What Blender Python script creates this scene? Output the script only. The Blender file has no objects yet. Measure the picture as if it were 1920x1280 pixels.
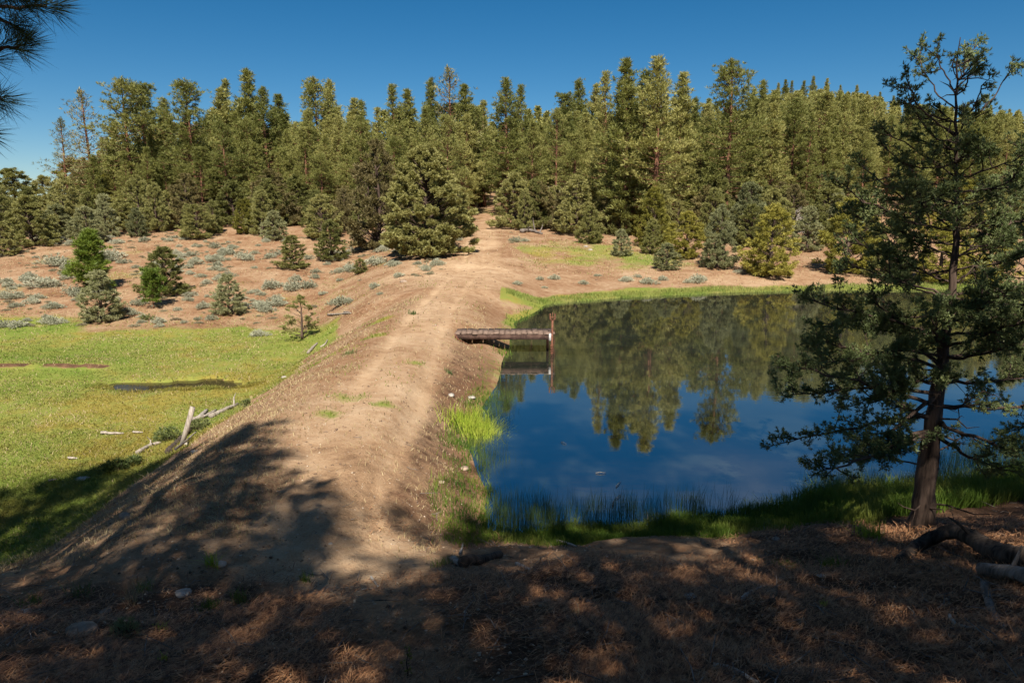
import bpy, math, random
import numpy as np
from mathutils import Vector, Matrix, Euler

R = math.radians
sc = bpy.context.scene
COL = sc.collection
RNG = np.random.default_rng(7)

# ------------------------------------------------------------------ camera
FPX = 1300.0                      # focal length in photo pixels (1920 wide)
PITCH = R(10.45)
CAM = np.array([0.0, 0.0, 5.0])
cd = bpy.data.cameras.new('camera')
cam = bpy.data.objects.new('camera', cd)
COL.objects.link(cam)
cd.sensor_width = 36.0
cd.lens = 36.0 * FPX / 1920.0
cd.clip_start = 0.05
cd.clip_end = 3000
cam.location = CAM
cam.rotation_euler = (R(90) - PITCH, 0, 0)
sc.camera = cam

# ------------------------------------------------------------------ light
SUN_EL, SUN_AZ = R(50), R(178.3)          # azimuth clockwise from +Y
SUNV = np.array([math.sin(SUN_AZ) * math.cos(SUN_EL), math.cos(SUN_AZ) * math.cos(SUN_EL), math.sin(SUN_EL)])
w = bpy.data.worlds.new('World')
sc.world = w
w.use_nodes = True
nt = w.node_tree
sky = nt.nodes.new('ShaderNodeTexSky')
sky.sky_type = 'NISHITA'
sky.sun_disc = False
sky.sun_elevation = SUN_EL
sky.sun_rotation = SUN_AZ
sky.altitude = 1700
sky.air_density = 1.0
sky.dust_density = 0.2
sky.ozone_density = 3.0
bg = nt.nodes['Background']
bg.inputs['Strength'].default_value = 0.042
hs = nt.nodes.new('ShaderNodeHueSaturation')
hs.inputs['Saturation'].default_value = 1.38
hs.inputs['Hue'].default_value = .494
nt.links.new(sky.outputs[0], hs.inputs['Color'])
# thin cloud high overhead (above the frame, seen only in the pond)
tc = nt.nodes.new('ShaderNodeTexCoord')
cm_ = nt.nodes.new('ShaderNodeMapping'); cm_.inputs['Scale'].default_value = (1.2, 1.2, 4.0)
cn = nt.nodes.new('ShaderNodeTexNoise'); cn.inputs['Scale'].default_value = 2.4; cn.inputs['Detail'].default_value = 6; cn.inputs['Roughness'].default_value = .6
cr = nt.nodes.new('ShaderNodeMapRange'); cr.interpolation_type = 'SMOOTHSTEP'
cr.inputs['From Min'].default_value = .43; cr.inputs['From Max'].default_value = .72; cr.inputs['To Max'].default_value = .55
sz = nt.nodes.new('ShaderNodeSeparateXYZ')
ez = nt.nodes.new('ShaderNodeMapRange'); ez.interpolation_type = 'SMOOTHSTEP'
ez.inputs['From Min'].default_value = .285; ez.inputs['From Max'].default_value = .40
cmul = nt.nodes.new('ShaderNodeMath'); cmul.operation = 'MULTIPLY'
cmix = nt.nodes.new('ShaderNodeMix'); cmix.data_type = 'RGBA'
cmix.inputs[7].default_value = (6.0, 6.4, 7.2, 1)
for a_, b_ in ((tc.outputs['Generated'], cm_.inputs[0]), (cm_.outputs[0], cn.inputs['Vector']), (cn.outputs[0], cr.inputs[0]), (tc.outputs['Generated'], sz.inputs[0]),
               (sz.outputs['Z'], ez.inputs[0]), (cr.outputs[0], cmul.inputs[0]), (ez.outputs[0], cmul.inputs[1]), (cmul.outputs[0], cmix.inputs[0]),
               (hs.outputs[0], cmix.inputs[6]), (cmix.outputs[2], bg.inputs[0])):
    nt.links.new(a_, b_)

sd = bpy.data.lights.new('sun', 'SUN')
sun = bpy.data.objects.new('sun', sd)
COL.objects.link(sun)
sd.energy = 5.0
sd.angle = R(0.53)
sd.color = (1.0, 0.93, 0.82)
sun.rotation_euler = Vector(SUNV.tolist()).to_track_quat('Z', 'Y').to_euler()
sun.location = (0, -20, 60)

sc.view_settings.view_transform = 'Standard'
sc.view_settings.look = 'None'
sc.view_settings.exposure = 1.0
sc.view_settings.gamma = 1.0

# ------------------------------------------------------------------ helpers
_c, _s = math.cos(PITCH), math.sin(PITCH)


def ray(px, py):
    u = (px - 960) / FPX
    v = (640 - py) / FPX
    return np.array([u, _c + v * _s, -_s + v * _c])


def at_depth(px, py, Y):
    d = ray(px, py)
    return CAM + d * (Y / d[1])


def pix(P):
    P = np.asarray(P, float) - CAM
    zc = P[..., 1] * _c - P[..., 2] * _s
    yc = P[..., 1] * _s + P[..., 2] * _c
    return 960 + FPX * P[..., 0] / zc, 640 - FPX * yc / zc


def _hash(xi, yi, seed):
    h = (xi.astype(np.int64) * 374761393 + yi.astype(np.int64) * 668265263 + seed * 974634777) & 0xffffffff
    h = ((h ^ (h >> 13)) * 1274126177) & 0xffffffff
    h = (h ^ (h >> 16)) & 0xffff
    return h / 65535.0


def vnoise(x, y, seed=0):
    xf, yf = np.floor(x), np.floor(y)
    fx, fy = x - xf, y - yf
    fx = fx * fx * (3 - 2 * fx)
    fy = fy * fy * (3 - 2 * fy)
    a = _hash(xf, yf, seed); b = _hash(xf + 1, yf, seed)
    c = _hash(xf, yf + 1, seed); d = _hash(xf + 1, yf + 1, seed)
    return (a + (b - a) * fx) * (1 - fy) + (c + (d - c) * fx) * fy


def fbm(x, y, seed=0, octv=4):
    s, a, t = 0, 0.5, 0
    for i in range(octv):
        s = s + a * vnoise(x, y, seed + i * 17)
        t += a
        a *= 0.5
        x = x * 2.03 + 5.1
        y = y * 2.03 + 1.7
    return s / t - 0.5


def sstep(x, a, b):
    t = np.clip((x - a) / (b - a), 0, 1)
    return t * t * (3 - 2 * t)


def smax(a, b, k):
    h = np.clip(0.5 + 0.5 * (a - b) / k, 0, 1)
    return b + (a - b) * h + k * h * (1 - h)


# ------------------------------------------------------------------ terrain
DX = [-12, -9.8, -7.3, -5.5, -4.6, -3.4, -2.35, -1.75, -.8, .4, 2.5]
DZ = [-3.0, -1.7, -.30, .74, 1.02, 1.02, .97, .72, .22, -.35, -1.6]
POOL = (-13.2, 26.5, 2.75, .85)


def shore_far(x):
    return np.interp(x, [-2, .5, 2.5, 7.8, 13, 18.9, 30, 40, 60], [36, 37, 39.5, 42.3, 44.2, 45.6, 46.5, 45, 30])


def terrain(x, y):
    x = np.asarray(x, float); y = np.asarray(y, float)
    # near slope the viewer stands on
    c = np.interp(x, [-12, -8, -3, 0, 1.6, 5, 7.2, 10, 20, 40, 80],
                  [.41, .385, .335, .325, .322, .303, .284, .256, .21, .15, .08])
    near = np.where(y > 0, 3.35 - c * y, 3.35 - 0.10 * y)
    near = near + 0.10 * np.sin(x * .9 + 1) * sstep(y, 1, 6) * (1 - sstep(y, 7, 10))
    near = near + .28 * sstep(x, 2.5, 6) * sstep(y, 1.0, 4) * (1 - sstep(y, 5, 8.5))
    # dam
    sh = np.interp(y, [8, 12, 14.7, 20, 27, 34.5], [-.2, -.1, -.7, -.1, .2, .6]) + .25 * fbm(y * .5, y * 0, 31)
    xe = x - sh * sstep(x, -3.6, -1.2) + .5 * fbm(y * .25, x * .1, 32) * sstep(-x, 3.5, 6)
    dam = sum(np.interp(xe + o, DX, DZ) for o in (-.2, -.08, .08, .2)) / 4
    # far bank
    wgt = sstep(x, -12, -1.0)
    Y0 = 41 + (shore_far(x) - 41) * wgt
    z0 = -1.6 * (1 - wgt)
    farr = z0 + (3.3 - z0) * (np.minimum(y, 76) - Y0) / (76 - Y0)
    # the dam runs out into a level clearing at its far end
    ctr = np.interp(y, [20, 36, 44, 76], [-4.2, 1.0, 1.2, 3.3])
    wb = sstep(x + .12 * (y - 40), -13.5, -5.2) * (1 - sstep(x, -1.3, 2.2))
    farr = farr + (ctr - farr) * wb * (y < 76)
    u = x / np.maximum(y, 30)
    s = np.interp(u, [-.9, -.5, -.25, 0, .22, .34, .42, .6, .75, 1.1], [-.02, .02, .05, .085, .12, .185, .20, .165, .135, .11])
    farr = farr + s * (np.clip(y, 76, 240) - 76) + .02 * (np.maximum(y, 240) - 240)
    right = (x - 54) * .16 + 0 * y
    base = np.where(x < -3, -1.6, -1.5)
    z = smax(base, near, .35)
    z = smax(z, np.where(y < 64, dam, -9), .35)
    z = smax(z, farr, .5)
    z = smax(z, np.where(y < 60, right, -9), .5)
    # relief
    dist = np.hypot(x, y)
    z = z + .5 * fbm(x * .06, y * .06, 3) * sstep(y, 44, 60)
    z = z + .12 * fbm(x * .35, y * .35, 5, 3) * sstep(np.abs(z), .15, .6)
    nearw = 1 - sstep(y, 8, 12)
    z = z + (.30 * fbm(x * 1.1, y * 1.1, 9, 4) + .08 * fbm(x * 4.2, y * 4.2, 11, 3)) * nearw
    z = z + .05 * fbm(x * 2.2, y * 1.1, 13, 3) * sstep(y, 8, 12) * (1 - sstep(y, 60, 90)) * sstep(np.abs(z), .1, .4)
    # rills down the left face of the dam
    z = z + .17 * fbm(y * 1.3, x * .22, 21, 3) * sstep(-x, 4.0, 5.5) * (1 - sstep(-x, 9, 11)) * sstep(y, 7, 10) * (1 - sstep(y, 36, 44))
    z = z - .42 * np.exp(-((x + 1.75) / .55) ** 2 - ((y - 24.9) / 1.1) ** 2)
    # wheel ruts
    for rx in (-3.75, -2.35):
        z = z - .06 * np.exp(-((x - rx - .25 * np.sin(y * .16)) / .22) ** 2) * sstep(y, 7, 10) * (1 - sstep(y, 60, 75))
    # pool in the meadow, scarp, ditch
    px_, py_, ra, rb = POOL
    e = ((x - px_) / ra) ** 2 + ((y - py_ - .25 * np.sin((x - px_) * 1.5)) / rb) ** 2
    e = e + .40 * fbm(x * .9, y * .9, 41)
    z = z - .6 * (1 - sstep(e, .92, 1.12))
    yed = 29.2 + .5 * fbm(x * .9, x * 0, 43) + .03 * (x + 20)
    z = z + .2 * sstep(y, yed - .18, yed + .05) * (1 - sstep(y, yed + .3, yed + 4)) * sstep(-x, 16.8, 18) * (1 - sstep(-x, 30, 36))
    yd = 12.6 + .3 * np.sin(x * .8)
    z = z - .42 * np.exp(-((y - yd) / .5) ** 2) * sstep(-x, 8.9, 10.0) * (1 - sstep(-x, 20, 22))
    return z


def tz(x, y):
    return float(terrain(np.array([x]), np.array([y]))[0])


def ground_px(px, py, tmax=400):
    """the point of the ground seen at a photo pixel"""
    d = ray(px, py)
    t = np.geomspace(1.2, tmax, 2600)
    P = CAM + d * t[:, None]
    g = terrain(P[:, 0], P[:, 1])
    g = np.where((P[:, 0] > -1) & (P[:, 1] > 9) & (P[:, 1] < 46), np.maximum(g, 0), g)
    i = np.argmax(P[:, 2] <= g)
    return P[i]


# ------------------------------------------------------------------ mesh helpers
def tri_mesh(name, V, F, mats, smooth=False, mi=None):
    me = bpy.data.meshes.new(name)
    V = np.ascontiguousarray(V, np.float32); F = np.ascontiguousarray(F, np.int32)
    n = F.shape[1]
    me.vertices.add(len(V)); me.vertices.foreach_set('co', V.ravel())
    me.loops.add(F.size); me.loops.foreach_set('vertex_index', F.ravel())
    me.polygons.add(len(F))
    me.polygons.foreach_set('loop_start', np.arange(0, F.size, n, dtype=np.int32))
    if mi is not None:
        me.polygons.foreach_set('material_index', np.asarray(mi, np.int32))
    if smooth:
        me.polygons.foreach_set('use_smooth', np.ones(len(F), bool))
    for m in (mats if isinstance(mats, (list, tuple)) else [mats]):
        me.materials.append(m)
    me.update(calc_edges=True)
    return me


def obj(name, me, parent=None, loc=None):
    o = bpy.data.objects.new(name, me)
    COL.objects.link(o)
    if parent is not None:
        o.parent = parent
    if loc is not None:
        o.location = [float(v) for v in loc]
    return o


def tag(o, label, cat=None, group=None, kind=None):
    if label: o['label'] = label
    if cat: o['category'] = cat
    if group: o['group'] = group
    if kind: o['kind'] = kind
    return o


def empty(name, loc=(0, 0, 0), rz=0):
    o = bpy.data.objects.new(name, None)
    o.empty_display_size = .3
    COL.objects.link(o)
    o.location = [float(v) for v in loc]
    o.rotation_euler = (0, 0, rz)
    return o


class MB:
    """collects pieces of one triangle mesh"""
    def __init__(self): self.V = []; self.F = []; self.n = 0

    def add(self, V, F):
        V = np.asarray(V, float).reshape(-1, 3); F = np.asarray(F, int).reshape(-1, 3)
        self.V.append(V); self.F.append(F + self.n); self.n += len(V)

    def tube(self, P, rad, sides=5, cap=True, rough=0, rng=RNG):
        P = np.asarray(P, float); n = len(P)
        rad = np.broadcast_to(np.asarray(rad, float), (n,))
        T = np.gradient(P, axis=0)
        T /= np.linalg.norm(T, axis=1)[:, None] + 1e-9
        ref = np.array([0.31, 0.17, 0.93]) if abs(T[0][2]) < .8 else np.array([0.93, 0.21, 0.1])
        A = np.cross(T, ref); A /= np.linalg.norm(A, axis=1)[:, None] + 1e-9
        B = np.cross(T, A)
        th = np.arange(sides) * 2 * math.pi / sides
        rr = rad[:, None] * (1 + (rng.random((n, sides)) - .5) * rough)
        V = P[:, None] + rr[..., None] * (np.cos(th)[None, :, None] * A[:, None] + np.sin(th)[None, :, None] * B[:, None])
        i = np.arange(n - 1)[:, None] * sides; j = np.arange(sides)[None]; k = (j + 1) % sides
        F = np.concatenate([np.stack([i + j, i + k, i + sides + k], -1).reshape(-1, 3),
                            np.stack([i + j, i + sides + k, i + sides + j], -1).reshape(-1, 3)])
        V = V.reshape(-1, 3)
        if cap:
            V = np.concatenate([V, P[:1], P[-1:]])
            a, b = len(V) - 2, len(V) - 1
            j = np.arange(sides); k = (j + 1) % sides
            F = np.concatenate([F, np.stack([np.full(sides, a), k, j], -1),
                                np.stack([np.full(sides, b), (n - 1) * sides + j, (n - 1) * sides + k], -1)])
        self.add(V, F)

    def box(self, c, sx, sy, sz, M=None, jit=0, rng=RNG):
        g = np.array([[x, y, z] for x in (-1, 1) for y in (-1, 1) for z in (-1, 1)], float) * [sx / 2, sy / 2, sz / 2]
        g += (rng.random(g.shape) - .5) * jit
        if M is not None: g = g @ np.asarray(M, float).T
        F = [[0, 1, 3], [0, 3, 2], [4, 6, 7], [4, 7, 5], [0, 4, 5], [0, 5, 1], [2, 3, 7], [2, 7, 6], [0, 2, 6], [0, 6, 4], [1, 5, 7], [1, 7, 3]]
        self.add(g + np.asarray(c, float), F)

    def mesh(self, name, mat, smooth=False):
        return tri_mesh(name, np.concatenate(self.V), np.concatenate(self.F), mat, smooth)


def unit(v): return v / (np.linalg.norm(v, axis=-1, keepdims=True) + 1e-9)


def tufts(mb, C, A, length, width, k, spread, rng, tip=0.0):
    """k leaf triangles radiating from every centre C about axis A"""
    C = np.asarray(C, float); A = unit(np.asarray(A, float)); n = len(C)
    L = np.broadcast_to(np.asarray(length, float), (n,))
    D = unit(A[:, None] + spread * rng.normal(size=(n, k, 3)))
    W = unit(np.cross(D, rng.normal(size=(n, k, 3))))
    ll = L[:, None, None] * rng.uniform(.65, 1.15, (n, k, 1))
    ww = width * rng.uniform(.7, 1.3, (n, k, 1))
    base = C[:, None] + D * ll * .08
    tipp = C[:, None] + D * ll
    mid = C[:, None] + D * ll * .45
    V = np.stack([base, mid + W * ww * .5, tipp, mid - W * ww * .5], 2).reshape(-1, 3)
    q = np.arange(n * k)[:, None] * 4
    F = np.concatenate([q + [0, 1, 2], q + [0, 2, 3]])
    mb.add(V, F)


def blob(rng, s, rough=.25, sub=2):
    """a rock: noisy subdivided icosahedron"""
    import bmesh
    bm = bmesh.new()
    bmesh.ops.create_icosphere(bm, subdivisions=sub, radius=1)
    V = np.array([v.co[:] for v in bm.verts]); F = np.array([[v.index for v in f.verts] for f in bm.faces])
    bm.free()
    dirs = unit(rng.normal(size=(7, 3)))
    r = np.ones(len(V))
    for d in dirs:
        c = V @ d
        r = np.minimum(r, np.where(c > .01, rng.uniform(.62, .95) / np.maximum(c, .01), 9))
    V = V * r[:, None] * (1 + rough * .25 * rng.normal(size=(len(V), 1)) * .3) * np.asarray(s)
    return V, F


# ------------------------------------------------------------------ materials
def mat(name):
    m = bpy.data.materials.new(name)
    m.use_nodes = True
    n = m.node_tree
    n.nodes.clear()
    return m, n, n.nodes, n.links


def nd(n, t, **kw):
    x = n.nodes.new(t)
    for k, v in kw.items():
        if k.startswith('i_'):
            x.inputs[k[2:].replace('_', ' ')].default_value = v
        else:
            setattr(x, k, v)
    return x


def noise(n, vec, scale, detail=4, rough=.55, dist=0):
    x = nd(n, 'ShaderNodeTexNoise')
    x.inputs['Scale'].default_value = scale; x.inputs['Detail'].default_value = detail
    x.inputs['Roughness'].default_value = rough; x.inputs['Distortion'].default_value = dist
    if vec is not None: n.links.new(vec, x.inputs['Vector'])
    return x.outputs[0]


def ramp(n, fac, stops):
    x = nd(n, 'ShaderNodeValToRGB')
    e = x.color_ramp.elements
    while len(e) < len(stops): e.new(.5)
    for el, (p, c) in zip(e, stops):
        el.position = p
        el.color = (c, c, c, 1) if isinstance(c, (int, float)) else (*c, 1)
    n.links.new(fac, x.inputs[0])
    return x.outputs[0]


def mix(n, fac, a, b, mode='MIX'):
    x = nd(n, 'ShaderNodeMix', data_type='RGBA', blend_type=mode)
    for s, v in ((x.inputs[0], fac), (x.inputs[6], a), (x.inputs[7], b)):
        if isinstance(v, (int, float)): s.default_value = v
        elif isinstance(v, tuple): s.default_value = (*v, 1)
        else: n.links.new(v, s)
    return x.outputs[2]


def mth(n, op, a, b=0.0):
    x = nd(n, 'ShaderNodeMath', operation=op)
    for s, v in ((x.inputs[0], a), (x.inputs[1], b)):
        if isinstance(v, (int, float)): s.default_value = v
        else: n.links.new(v, s)
    return x.outputs[0]


def bump(n, h, strength, dist, prev=None):
    x = nd(n, 'ShaderNodeBump')
    x.inputs['Strength'].default_value = strength; x.inputs['Distance'].default_value = dist
    n.links.new(h, x.inputs['Height'])
    if prev is not None: n.links.new(prev, x.inputs['Normal'])
    return x.outputs[0]


def principled(n, col, rough=.8, spec=.2, normal=None):
    p = nd(n, 'ShaderNodeBsdfPrincipled')
    if isinstance(col, tuple): p.inputs['Base Color'].default_value = (*col, 1)
    else: n.links.new(col, p.inputs['Base Color'])
    if isinstance(rough, (int, float)): p.inputs['Roughness'].default_value = rough
    else: n.links.new(rough, p.inputs['Roughness'])
    p.inputs['Specular IOR Level'].default_value = spec
    if normal is not None: n.links.new(normal, p.inputs['Normal'])
    return p


def out(n, sh):
    o = nd(n, 'ShaderNodeOutputMaterial')
    n.links.new(sh, o.inputs[0])


def geo_pos(n): return nd(n, 'ShaderNodeNewGeometry').outputs['Position']
def obj_co(n): return nd(n, 'ShaderNodeTexCoord').outputs['Object']


def foliage_mat(name, c1, c2, c3, scale=1.2, transl=.25, randamt=.5, rough=.55, spec=.25):
    """leaf colours c1..c3 vary by clump and by tree"""
    m, n, N, L = mat(name)
    P = geo_pos(n)
    a = noise(n, P, scale, 2)
    b = noise(n, P, scale * 9, 1)
    f = mth(n, 'ADD', mth(n, 'MULTIPLY', a, .6), mth(n, 'MULTIPLY', b, .4))
    if randamt:
        rnd = nd(n, 'ShaderNodeObjectInfo').outputs['Random']
        f = mth(n, 'ADD', f, mth(n, 'MULTIPLY', mth(n, 'SUBTRACT', rnd, .5), randamt))
    c = ramp(n, f, [(.25, c1), (.5, c2), (.78, c3)])
    p = principled(n, c, rough, spec)
    t = nd(n, 'ShaderNodeBsdfTranslucent')
    L.new(mix(n, .5, c, (.16, .17, .02)), t.inputs[0])
    ms = nd(n, 'ShaderNodeMixShader')
    ms.inputs[0].default_value = transl
    L.new(p.outputs[0], ms.inputs[1]); L.new(t.outputs[0], ms.inputs[2])
    out(n, ms.outputs[0])
    return m


def bark_mat(name, c1, c2, scale=6, stretch=.25, rough=.9):
    m, n, N, L = mat(name)
    co = obj_co(n)
    mp = nd(n, 'ShaderNodeMapping'); mp.inputs['Scale'].default_value = (1, 1, stretch)
    L.new(co, mp.inputs[0])
    f = noise(n, mp.outputs[0], scale, 5, .6, .4)
    g = noise(n, mp.outputs[0], scale * 4, 3)
    h = mth(n, 'ADD', mth(n, 'MULTIPLY', f, .7), mth(n, 'MULTIPLY', g, .3))
    c = ramp(n, h, [(.36, c1), (.62, c2)])
    p = principled(n, c, rough, .15, bump(n, h, .9, .03))
    out(n, p.outputs[0])
    return m


M = {}
M['pine'] = foliage_mat('pine_needles', (.14, .152, .04), (.23, .23, .066), (.345, .32, .105), .5, .32)
M['pine_green'] = foliage_mat('sapling_needles', (.07, .115, .016), (.12, .175, .024), (.19, .24, .035), 2)
M['pine_dull'] = foliage_mat('dull_needles', (.15, .15, .065), (.21, .20, .085), (.28, .245, .11), .5)
M['jun'] = foliage_mat('juniper_leaves', (.15, .155, .048), (.245, .24, .08), (.36, .335, .125), 1.4, .3)
M['jun_grey'] = foliage_mat('grey_juniper_leaves', (.17, .18, .085), (.26, .265, .13), (.36, .355, .185), 1.6, .3)
M['jun_yellow'] = foliage_mat('yellow_juniper_leaves', (.17, .16, .03), (.27, .245, .045), (.38, .33, .075), 1.2)
M['jun_brown'] = foliage_mat('browned_juniper_leaves', (.14, .115, .05), (.22, .18, .075), (.28, .235, .10), 1.2)
M['jun_near'] = foliage_mat('near_juniper_leaves', (.07, .10, .04), (.14, .175, .065), (.28, .30, .115), 2.2, randamt=0)
M['branch_needles'] = foliage_mat('long_needles', (.03, .05, .02), (.05, .075, .025), (.08, .11, .03), 4, randamt=0)
M['sage'] = foliage_mat('sage_leaves', (.22, .22, .15), (.33, .33, .235), (.43, .42, .31), 3, .15, .3, .8, .1)
M['sage_dry'] = foliage_mat('dry_sage_leaves', (.16, .125, .085), (.27, .235, .15), (.36, .34, .22), .8, .15, 0, .8, .1)
M['scrub'] = foliage_mat('scrub_leaves', (.07, .10, .03), (.11, .14, .045), (.17, .18, .07), 3)
M['plume'] = foliage_mat('plume_leaves', (.12, .16, .08), (.18, .22, .11), (.25, .28, .15), 9)
M['bark'] = bark_mat('pine_bark', (.06, .03, .02), (.26, .125, .075))
M['jbark'] = bark_mat('juniper_bark', (.022, .015, .012), (.125, .085, .064), 9, .12)
M['snag'] = bark_mat('dead_wood', (.16, .13, .11), (.40, .36, .31), 9, .1)
M['pale'] = bark_mat('bleached_wood', (.13, .105, .085), (.38, .33, .275), 11, .12)
M['dark_wood'] = bark_mat('dark_weathered_wood', (.015, .012, .01), (.10, .075, .058), 9, .15)
M['old_wood'] = bark_mat('old_grey_wood', (.05, .04, .034), (.24, .20, .17), 9, .1)
M['deck'] = bark_mat('weathered_planks', (.085, .058, .045), (.215, .15, .115), 5, 1)
M['beam'] = bark_mat('brown_beam', (.035, .02, .016), (.10, .06, .046), 5, .5)
M['rust'] = bark_mat('rusty_metal', (.06, .026, .018), (.20, .085, .05), 12, 1, .7)
M['bolt'] = bark_mat('pale_metal', (.30, .28, .27), (.55, .53, .5), 12, 1, .5)


def rock_mat(name, c1, c2, scale=5):
    m, n, N, L = mat(name)
    co = obj_co(n)
    f = noise(n, co, scale, 6, .65)
    p = principled(n, ramp(n, f, [(.3, c1), (.65, c2)]), .9, .2, bump(n, f, .6, .03))
    out(n, p.outputs[0])
    return m


M['rock'] = rock_mat('pale_rock', (.17, .145, .12), (.42, .38, .33))
M['rock_tan'] = rock_mat('tan_pebble', (.26, .19, .13), (.50, .41, .31))
M['rock_clod'] = rock_mat('soil_clod', (.08, .05, .035), (.24, .16, .105))
M['rock_brown'] = rock_mat('brown_rock', (.13, .09, .065), (.36, .27, .20), 8)


def grass_color(n, P):
    a = noise(n, P, .14, 3, .5)
    b = noise(n, P, 1.1, 3)
    c = noise(n, P, 9, 2)
    f = mth(n, 'ADD', mth(n, 'MULTIPLY', a, .55), mth(n, 'ADD', mth(n, 'MULTIPLY', b, .3), mth(n, 'MULTIPLY', c, .15)))
    return ramp(n, f, [(.30, (.095, .165, .022)), (.42, (.145, .19, .030)), (.50, (.19, .205, .042)), (.58, (.23, .185, .036)), (.66, (.20, .22, .052))])


def ground_mat():
    m, n, N, L = mat('ground_soil')
    P = geo_pos(n)
    at = nd(n, 'ShaderNodeAttribute', attribute_name='cover')
    sp = nd(n, 'ShaderNodeSeparateColor'); L.new(at.outputs['Color'], sp.inputs[0])
    g, road, lit = sp.outputs[0], sp.outputs[1], sp.outputs[2]
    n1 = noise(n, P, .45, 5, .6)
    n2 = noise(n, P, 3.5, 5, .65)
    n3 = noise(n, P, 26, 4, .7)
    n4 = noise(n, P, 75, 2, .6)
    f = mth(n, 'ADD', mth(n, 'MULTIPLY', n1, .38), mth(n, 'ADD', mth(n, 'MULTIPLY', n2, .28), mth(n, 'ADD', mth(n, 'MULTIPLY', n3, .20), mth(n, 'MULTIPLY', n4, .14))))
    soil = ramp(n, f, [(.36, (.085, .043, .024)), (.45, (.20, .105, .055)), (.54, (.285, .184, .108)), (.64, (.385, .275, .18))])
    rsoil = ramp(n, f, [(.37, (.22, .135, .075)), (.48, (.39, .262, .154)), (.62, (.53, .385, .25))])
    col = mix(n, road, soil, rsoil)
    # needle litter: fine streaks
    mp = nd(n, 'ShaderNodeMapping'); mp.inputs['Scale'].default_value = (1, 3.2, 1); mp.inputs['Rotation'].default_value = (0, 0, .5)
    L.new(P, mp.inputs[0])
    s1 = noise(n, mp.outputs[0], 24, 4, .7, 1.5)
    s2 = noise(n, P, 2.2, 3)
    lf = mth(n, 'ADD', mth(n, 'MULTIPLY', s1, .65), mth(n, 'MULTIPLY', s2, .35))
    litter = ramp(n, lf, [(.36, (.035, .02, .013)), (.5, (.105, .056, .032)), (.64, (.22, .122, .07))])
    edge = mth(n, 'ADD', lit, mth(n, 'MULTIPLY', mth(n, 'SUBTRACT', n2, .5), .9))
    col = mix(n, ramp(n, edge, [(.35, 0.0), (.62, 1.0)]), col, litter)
    # pebbles and grit
    vo = nd(n, 'ShaderNodeTexVoronoi'); vo.inputs['Scale'].default_value = 14
    L.new(P, vo.inputs['Vector'])
    peb = ramp(n, vo.outputs['Distance'], [(.13, 1.0), (.24, 0.0)])
    sel = ramp(n, vo.outputs['Color'], [(.62, 0.0), (.66, 1.0)])
    pebm = mth(n, 'MULTIPLY', peb, sel)
    pcol = ramp(n, noise(n, P, 9, 1), [(.4, (.16, .10, .07)), (.55, (.38, .29, .21)), (.65, (.48, .40, .32))])
    col = mix(n, mth(n, 'MULTIPLY', pebm, .75), col, pcol)
    ge = mth(n, 'ADD', g, mth(n, 'MULTIPLY', mth(n, 'SUBTRACT', n2, .5), .7))
    col = mix(n, ramp(n, ge, [(.32, 0.0), (.66, .95)]), col, grass_color(n, P))
    h = mth(n, 'ADD', mth(n, 'MULTIPLY', n2, 1.0), mth(n, 'ADD', mth(n, 'ADD', mth(n, 'MULTIPLY', n3, .55), mth(n, 'MULTIPLY', n4, .3)), mth(n, 'MULTIPLY', pebm, .18)))
    nb = bump(n, h, .75, .07)
    nb = bump(n, mth(n, 'MULTIPLY', s1, mth(n, 'POWER', lit, 2.0)), .8, .03, nb)
    p = principled(n, col, .95, .1, nb)
    out(n, p.outputs[0])
    return m


def water_mat(name, deep, refl=.35, rip=.5):
    m, n, N, L = mat(name)
    P = geo_pos(n)
    mp = nd(n, 'ShaderNodeMapping'); mp.inputs['Scale'].default_value = (.5, 1.6, 1); L.new(P, mp.inputs[0])
    a = noise(n, mp.outputs[0], 1.6, 3, .5)
    b = noise(n, mp.outputs[0], 9, 2, .5)
    patch = ramp(n, noise(n, P, .12, 2), [(.45, .25), (.62, 1.0)])
    h = mth(n, 'MULTIPLY', mth(n, 'ADD', a, mth(n, 'MULTIPLY', b, .16)), patch)
    nb = bump(n, h, rip, .012)
    fr = nd(n, 'ShaderNodeFresnel'); fr.inputs['IOR'].default_value = 1.34
    L.new(nb, fr.inputs['Normal'])
    fac = mth(n, 'ADD', mth(n, 'MULTIPLY', fr.outputs[0], 1 - refl), refl)
    df = nd(n, 'ShaderNodeBsdfDiffuse')
    mud = ramp(n, noise(n, P, .5, 4, .6), [(.4, deep), (.7, tuple(1.7 * c for c in deep))])
    L.new(mud, df.inputs[0])
    gl = nd(n, 'ShaderNodeBsdfGlossy'); gl.inputs['Roughness'].default_value = .025
    L.new(nb, gl.inputs['Normal'])
    ms = nd(n, 'ShaderNodeMixShader')
    L.new(fac, ms.inputs[0]); L.new(df.outputs[0], ms.inputs[1]); L.new(gl.outputs[0], ms.inputs[2])
    out(n, ms.outputs[0])
    return m


def blade_mat(name, stops, sc_=1.0, transl=.3):
    m, n, N, L = mat(name)
    P = geo_pos(n)
    c = grass_color(n, P) if stops is None else ramp(n, noise(n, P, sc_, 3), stops)
    p = principled(n, c, .6, .2)
    t = nd(n, 'ShaderNodeBsdfTranslucent'); L.new(c, t.inputs[0])
    ms = nd(n, 'ShaderNodeMixShader'); ms.inputs[0].default_value = transl
    L.new(p.outputs[0], ms.inputs[1]); L.new(t.outputs[0], ms.inputs[2])
    out(n, ms.outputs[0])
    return m


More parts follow.
